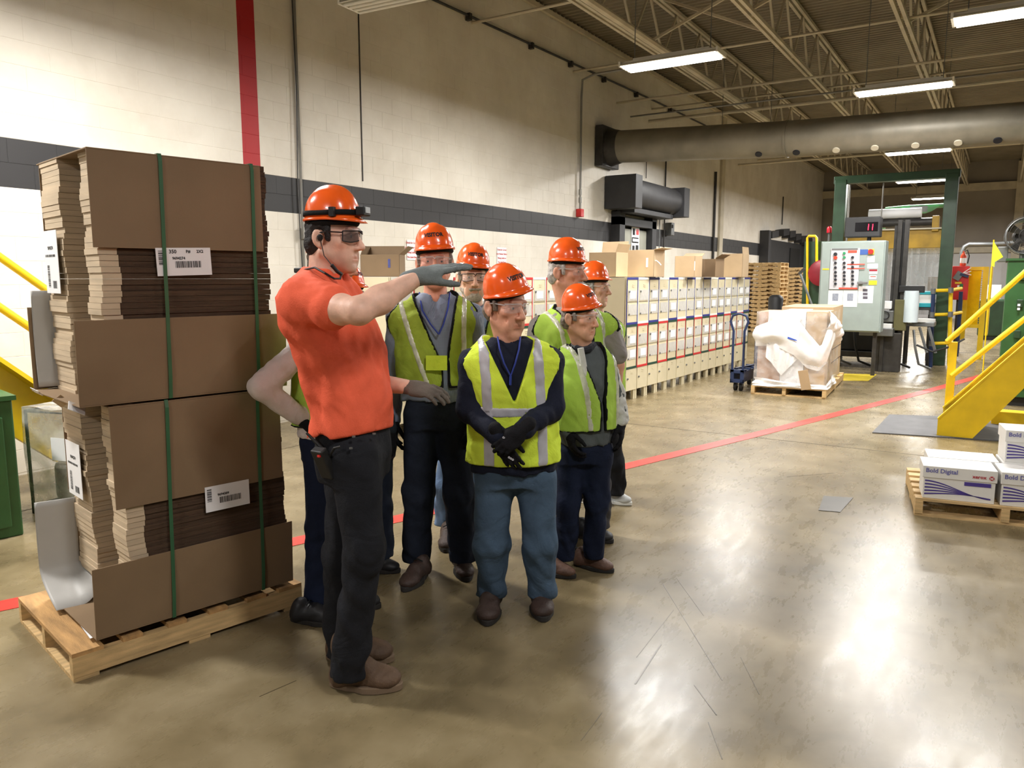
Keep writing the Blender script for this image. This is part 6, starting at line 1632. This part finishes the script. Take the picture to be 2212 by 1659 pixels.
# ---- front visitor, hands crossed
D = 3.66
front = dict(key='front', D=D, phi=4, label='older visitor with crossed black gloves in a bright lime vest with silver strips', feet=[(1052, 1354, -3, .29), (1174, 1345, 2, .29)],
    spine=[(1110, 1012, .205, .14), (1110, 950, .2, .14), (1108, 880, .185, .13), (1104, 810, .195, .125), (1101, 772, .185, .11), (1100, 748, .12, .085), (1099, 733, .075, .07)],
    neck=(1098, 742), head=(1091, 660), hphi=40, hpitch=-6, hs=1.1, face=dict(age=1, nose=1.1, brow=(.5, .44, .4), jaw=.92, chin=-.008), skin=SK2, hair=(120, 108, 98), htilt=11, hat_roll=14, glasses=(m_lens, m_frc), neck_r=.05,
    shirt=cloth('navy_polo', (28, 32, 48), .15), collar_r=.062, fold=.006,
    sleeves=[[(1022, 784, 0, .066), (1014, 885, -.05, .056), (1078, 944, -.24, .044)], [(1186, 782, 0, .066), (1193, 880, -.05, .056), (1128, 930, -.26, .044)]],
    hip=(1110, 1010), hip_r=(.185, .125), legs=[[(1068, 1030, 0, .1), (1062, 1175, .0, .082), (1062, 1325, .1, .074)], [(1158, 1030, 0, .1), (1165, 1175, .0, .082), (1172, 1318, .1, .074)]],
    trousers=m_blued, shoe=('boot', m_bootd, m_dsole), leg_fold=.008, res=.0078,
    vest=hi(m_hi, None, m_refl, v_z=zof(868, D-.15), v_w=.105, hem_z=zof(1004, D-.1), infl=.024, arm_r=.062, strips=[(-.125, 0.0, .05, None), (.125, 0.0, .05, None), (0, .0, .05, zof(893, D-.17))]),
    hands=[('glove', m_bglove, (1080, 946, -.25), (1116, 1018, -.24), (-.3, 1, .1), -1, dict(curl=.22, thumb=.35, cuff=.05)), ('glove', m_bglove, (1126, 931, -.28), (1078, 975, -.3), (.2, 1, .3), 1, dict(curl=.45, thumb=.4, cuff=.05))],
    lanyard=[([(1075, 728, -.05), (1079, 752, -.125), (1089, 785, -.14), (1103, 812, -.14)], .004), ([(1124, 728, -.05), (1121, 755, -.12), (1113, 785, -.14), (1103, 812, -.14)], .004), ([(1103, 812, -.142), (1102, 832, -.145)], .006)])
P5 = build_person(front)[0]
for gx, gy in ((1092, 947), (1104, 990)):
    o = on_d(gx, gy, D-.3); tm = text_mesh('ooo', .018, frame_fn(o, RGT*.8+Vector((0, 0, -.5)), Vector((0, 0, 1))*.8+RGT*.5), .001); tm.build('cuff_print', m_refl, P5)

# ---- tall visitor behind the pointing hand
D = 4.15
tall = dict(key='tall', D=D, phi=5, label='tall visitor in a plaid shirt whose face is behind the pointing hand', feet=[(872, 1280, -18, .3), (1010, 1258, 14, .3)],
    spine=[(945, 862, .19, .14), (943, 800, .19, .145), (940, 730, .195, .13), (940, 686, .185, .115), (940, 655, .13, .085), (941, 635, .075, .07)],
    neck=(941, 645), head=(939, 566), hphi=6, hpitch=0, hs=1.12, face=dict(age=1, nose=1.1, brow=(.5, .4, .36)), skin=(214, 148, 122), hair=(150, 140, 132), htilt=4, hat_roll=4, glasses=(m_lens, m_frc), neck_r=.052,
    shirt=plaid('blue_plaid_shirt', (112, 122, 142), (138, 146, 164), 55), collar=True, collar_r=.062, open=.1,
    sleeves=[[(868, 688, 0, .068), (848, 800, .08, .06), (850, 905, .08, .046)], [(1016, 684, 0, .068), (1030, 800, .02, .06), (1026, 900, -.06, .046)]],
    hip=(945, 890), hip_r=(.18, .13), legs=[[(912, 900, 0, .1), (905, 1065, 0, .085), (900, 1240, .1, .08)], [(980, 900, 0, .1), (992, 1065, 0, .085), (1002, 1222, .1, .078)]],
    trousers=m_denim, shoe=('shoe', m_bootd, m_dsole),
    vest=hi(m_hi2, m_trim, m_refl2, v_z=zof(795, D-.15), v_w=.105, v_u=-.05, hem_z=zof(838, D-.14), infl=.022, arm_r=.056, gap=.014, strips=[(.19, -.32, .03, None), (-.155, .02, .03, None)]),
    hands=[('glove', m_bglove, (851, 908, .08), (856, 960, .07), (-1, .2, 0), -1, dict(curl=.3)), ('glove', m_bglove, (1025, 902, -.06), (1022, 955, -.07), (1, .2, 0), 1, dict(curl=.3))],
    lanyard=[([(906, 632, -.02), (912, 670, -.13), (930, 700, -.155), (948, 722, -.165)], .0045), ([(972, 632, -.02), (968, 665, -.13), (958, 700, -.155), (948, 722, -.165)], .0045)])
P3 = build_person(tall)[0]
t_ = [on_d(*p, D-.185) for p in ((920, 768), (966, 768), (966, 800), (920, 800))]
MB().prism(t_, -FWD*.002).build('vest_pocket', m_hi, P3)

# ---- bearded visitor
D = 4.8
beard = dict(key='beard', D=D, phi=8, label='smiling grey-bearded visitor in dark glasses behind the tall visitor', feet=[(962, 1195, 0, .29), (1036, 1192, 8, .29)],
    spine=[(1022, 880, .18, .13), (1022, 800, .185, .135), (1021, 740, .19, .125), (1020, 702, .185, .11), (1020, 676, .12, .085), (1020, 660, .075, .07)],
    neck=(1020, 668), head=(1021, 597), hphi=10, hpitch=-4, hs=1.12, face=dict(age=1, brow=(.6, .55, .5)), skin=SK3, hair=(168, 162, 156), beard=[('full', (176, 164, 150))], htilt=4, hat_roll=-5, glasses=(m_lens, m_fr, True), neck_r=.054,
    shirt=cloth('light_blue_shirt', (134, 150, 176), .1), collar=True, open=.07, sleeves=[[(958, 708, 0, .066), (946, 800, .03, .056), (950, 880, -.02, .046)], [(1082, 708, 0, .066), (1092, 800, .03, .056), (1086, 880, -.02, .046)]],
    hip=(1020, 900), hip_r=(.175, .125), legs=[[(990, 910, 0, .095), (966, 1050, 0, .08), (962, 1165, .1, .072)], [(1046, 910, 0, .095), (1040, 1050, 0, .08), (1036, 1162, .1, .072)]],
    trousers=m_paled, shoe=('shoe', m_bootd, m_dsole), vest=hi(m_hi2, m_trim, m_refl2, v_z=zof(790, D-.15), v_w=.1, hem_z=zof(860, D-.12), infl=.022, arm_r=.055, strips=[(.13, 0, .03, None), (-.13, 0, .03, None)]),
    lanyard=[([(990, 668, -.03), (996, 690, -.12), (1010, 715, -.14)], .004), ([(1048, 668, -.03), (1044, 690, -.12), (1028, 715, -.14)], .004)])
build_person(beard)

# ---- grey haired tall visitor on the right
D = 4.75
grey = dict(key='grey', D=D, phi=22, label='tall white-haired visitor in a grey tee looking right over the woman', feet=[(1246, 1192, 68, .29), (1324, 1174, 58, .29)],
    spine=[(1246, 905, .19, .145), (1246, 830, .195, .15), (1243, 760, .2, .135), (1240, 715, .195, .115), (1234, 680, .12, .085), (1230, 660, .075, .07)],
    neck=(1229, 668), head=(1222, 586), hphi=60, hpitch=-2, hs=1.12, face=dict(age=1, nose=1.1, brow=(.6, .55, .5)), skin=SK2, hair=(190, 186, 182), beard=[('moustache', (190, 186, 182))], htilt=3, glasses=(m_lens, m_frc), neck_r=.054,
    shirt=cloth('grey_tee', (150, 144, 142), .08), sleeves=[[(1168, 712, .0, .072), (1152, 790, .0, .07)], [(1312, 706, .02, .072), (1330, 765, .02, .076)]],
    bare=[[(on_d(1314, 720, D+.02), .05), (on_d(1333, 788, D+.02), .042), (on_d(1332, 858, D-.05), .029)], [(on_d(1160, 740, D), .05), (on_d(1152, 800, D), .044), (on_d(1170, 870, D-.1), .03)]],
    hip=(1246, 930), hip_r=(.18, .135), legs=[[(1225, 940, 0, .1), (1228, 1060, .0, .082), (1226, 1168, .06, .072)], [(1272, 940, 0, .1), (1290, 1050, .02, .082), (1296, 1148, .08, .072)]],
    trousers=m_greyt, shoe=('shoe', m_blk_shoe, m_dsole), vest=hi(m_hi3, m_trim, m_refl2, v_z=zof(800, D-.15), v_w=.1, hem_z=zof(880, D-.12), infl=.022, arm_r=.056, strips=[(.15, -.1, .03, None), (-.14, .02, .03, None)]),
    hands=[('glove', m_bglove, (1332, 860, -.05), (1334, 905, -.08), (1, .3, 0), 1, dict(curl=.4)), ('glove', m_bglove, (1170, 872, -.1), (1180, 915, -.14), (-1, .3, 0), -1, dict(curl=.4))])
P6 = build_person(grey)[0]
MB().tube([on_d(1332, 850, D-.04)+RGT*(.032*math.cos(i*math.pi/8))+FWD*(.032*math.sin(i*math.pi/8)) for i in range(16)], .006, 6, closed=True).build('wrist_watch', m_steel, P6, smooth=True)

# ---- woman in front of him
D = 4.25
woman = dict(key='woman', D=D, phi=24, label='woman in a mesh vest over a fleece with one black glove hanging', feet=[(1243, 1250, 62, .26), (1325, 1238, 58, .26)],
    spine=[(1266, 955, .165, .12), (1266, 880, .17, .125), (1264, 820, .17, .12), (1262, 782, .155, .105), (1261, 760, .1, .075), (1260, 745, .065, .06)],
    neck=(1258, 750), head=(1250, 684), hphi=52, hpitch=-4, hs=1.0, face=dict(age=1, jaw=.88, brow=(.6, .55, .5)), skin=(224, 172, 144), hair=(150, 140, 134), htilt=10, hat_roll=12, glasses=(m_lens, m_frc), neck_r=.045,
    shirt=cloth('grey_puffer', (92, 98, 100), .12), sleeves=[[(1214, 786, 0, .058), (1210, 870, 0, .05), (1225, 930, -.1, .042)], [(1308, 784, .02, .056), (1328, 850, .03, .05), (1340, 905, 0, .044)]], collar_r=.056,
    hip=(1264, 965), hip_r=(.155, .12), legs=[[(1236, 985, 0, .088), (1228, 1085, -.03, .07), (1218, 1215, -.0, .058)], [(1290, 985, 0, .088), (1288, 1080, .0, .07), (1282, 1200, .03, .058)]],
    trousers=m_navyd, shoe=('shoe', m_hike, m_dsole), vest=hi(m_hi3, m_trim, m_refl2, v_z=zof(880, D-.13), v_w=.085, v_u=-.03, hem_z=zof(932, D-.11), infl=.022, arm_r=.05, gap=.012, strips=[(.1, -.12, .032, None), (-.14, .0, .03, None)]),
    hands=[('glove', m_bglove, (1341, 908, 0), (1344, 960, -.02), (1, .3, 0), 1, dict(curl=.3, thumb=.3)), ('glove', m_bglove, (1226, 932, -.1), (1238, 975, -.14), (-1, .3, 0), -1, dict(curl=.4))])
P7 = build_person(woman)[0]
m_fleece = cloth('white_fleece', (206, 206, 202), .06)
Jw = lambda x, y, d=0: on_d(x, y, D+d)
F_ = Field(np.array(Jw(1326, 905, 0))-np.array((.14, .14, .12)), np.array(Jw(1326, 800, 0))+np.array((.14, .14, .1)), .007)
F_.chain([(Jw(1312, 800, .02), .058), (Jw(1329, 850, .03), .053), (Jw(1340, 906, 0), .047)], .02).folds(.006, 60, 4, zs=1.5)
np_mesh('fleece_sleeve', [F_.nets()], m_fleece, P7)
MB().tube([on_d(x, y, D-.13) for x, y in ((1254, 752), (1262, 800), (1268, 860), (1272, 925))], [.018, .02, .02, .018], 8).build('fleece_front', m_fleece, P7, smooth=True)
MB().tube([Jw(1244, 752, -.08), Jw(1256, 757, -.1), Jw(1272, 754, -.08), Jw(1282, 745, .0)], .02, 8).build('jacket_collar', cloth('dark_collar', (46, 48, 54)), P7, smooth=True)

# ---- person at the back right with a white sneaker
D = 5.6
back = dict(key='back', D=D, phi=55, label='visitor at the back right in green plaid with white sneakers', feet=[(1364, 1092, 60, .28), (1318, 1094, 60, .28)],
    spine=[(1300, 900, .18, .13), (1300, 820, .185, .135), (1298, 750, .19, .125), (1296, 712, .185, .11), (1292, 688, .12, .085), (1288, 674, .075, .07)],
    neck=(1287, 680), head=(1282, 622), hphi=62, hs=1.06, face=dict(age=1), skin=SK3, hair=(150, 146, 140), htilt=4, helmet_text=None, glasses=(m_lens, m_frc), neck_r=.05,
    shirt=plaid('green_plaid_shirt', (36, 62, 50), (22, 28, 30), 40), sleeves=[[(1268, 722, -.14, .064), (1268, 800, -.14, .056), (1290, 860, -.2, .045)], [(1325, 716, .12, .064), (1330, 780, .14, .056), (1325, 850, .08, .045)]],
    hip=(1304, 920), hip_r=(.17, .125), legs=[[(1312, 930, -.05, .092), (1326, 1000, -.03, .078), (1330, 1062, .0, .068)], [(1296, 930, .05, .092), (1288, 1000, .06, .078), (1285, 1062, .1, .068)]],
    trousers=m_blackd, shoe=('sneaker', m_sneak, m_white, m_paper), vest=hi(m_hi3, m_trim, m_refl2, v_z=zof(800, D-.15), v_w=.1, hem_z=zof(870, D-.12), infl=.022, arm_r=.055, strips=[(.13, 0, .03, None), (-.13, 0, .03, None)]),
    hands=[('glove', m_bglove, (1290, 862, -.2), (1305, 895, -.24), (0, 1, 0), 1, dict(curl=.4))])
build_person(back)

# ---- visitor with white sleeves behind the guide
D = 3.74
sleeve = dict(key='sleeve', D=D, phi=70, label='visitor with white sleeves and a hand on the hip behind the guide', feet=[(822, 1314, 82, .29), (738, 1350, 80, .27)],
    spine=[(712, 935, .175, .125), (712, 860, .175, .13), (712, 780, .185, .125), (708, 725, .18, .11), (705, 690, .12, .085), (704, 668, .075, .07)],
    neck=(704, 676), head=(712, 572), hphi=78, hs=1.08, face=dict(age=1), skin=SK2, hair=(170, 164, 158), htilt=2, glasses=(m_lens, m_frc), neck_r=.052,
    shirt=cloth('white_long_sleeve', (222, 212, 208), .06), sleeves=[[(672, 738, -.15, .066), (564, 836, -.26, .056), (648, 898, -.17, .044)], [(742, 730, .15, .064), (752, 820, .16, .056), (790, 890, .1, .045)]],
    hip=(712, 945), hip_r=(.165, .125), legs=[[(700, 960, -.07, .1), (698, 1140, -.06, .08), (690, 1325, -.06, .075)], [(730, 960, .07, .1), (760, 1130, .06, .08), (765, 1285, .05, .075)]],
    trousers=m_navyd, shoe=('shoe', m_blk_shoe, m_dsole), vest=hi(m_hi3, m_trim, m_refl2, v_z=zof(800, D-.15), v_w=.1, hem_z=zof(915, D-.05), infl=.02, arm_r=.056, strips=[(.13, 0, .03, None)]),
    hands=[('glove', m_bglove, (650, 902, -.17), (672, 935, -.15), (-1, .6, .2), 1, dict(curl=.5, thumb=.8, cuff=.05))])
build_person(sleeve)

# ---- short visitor mostly hidden by the guide
D = 4.25
short = dict(key='short', D=D, phi=48, label='short visitor mostly hidden behind the guide, only helmet and vest edge showing', feet=[(864, 1237, 80, .27), (806, 1212, 80, .27)],
    spine=[(788, 962, .17, .13), (780, 900, .172, .135), (768, 820, .175, .125), (756, 765, .17, .11), (745, 735, .115, .08), (735, 720, .07, .065)],
    neck=(732, 722), head=(746, 642), hphi=62, hs=1.04, face=dict(), skin=SK3, hair=(120, 96, 74), htilt=3, glasses=(m_lens, m_frc), neck_r=.048,
    shirt=cloth('dark_long_sleeve', (40, 46, 54), .1), sleeves=[[(752, 780, -.14, .062), (770, 860, -.16, .055), (790, 930, -.16, .045)], [(790, 770, .14, .06), (815, 860, .0, .052), (840, 925, -.16, .042)]],
    hip=(798, 960), hip_r=(.165, .125), legs=[[(785, 975, -.06, .095), (775, 1090, -.05, .078), (768, 1205, -.0, .07)], [(812, 975, .06, .095), (818, 1090, .06, .078), (822, 1212, .03, .07)]],
    trousers=m_denim, shoe=('shoe', m_blk_shoe, m_dsole), vest=hi(m_hi, m_trim, m_refl2, v_z=zof(850, D-.15), v_w=.1, hem_z=zof(958, D-.06), infl=.022, arm_r=.055, strips=[(.13, 0, .03, None)]),
    hands=[('glove', m_bglove, (841, 928, -.16), (850, 972, -.19), (1, .3, 0), -1, dict(curl=.5))])
build_person(short)
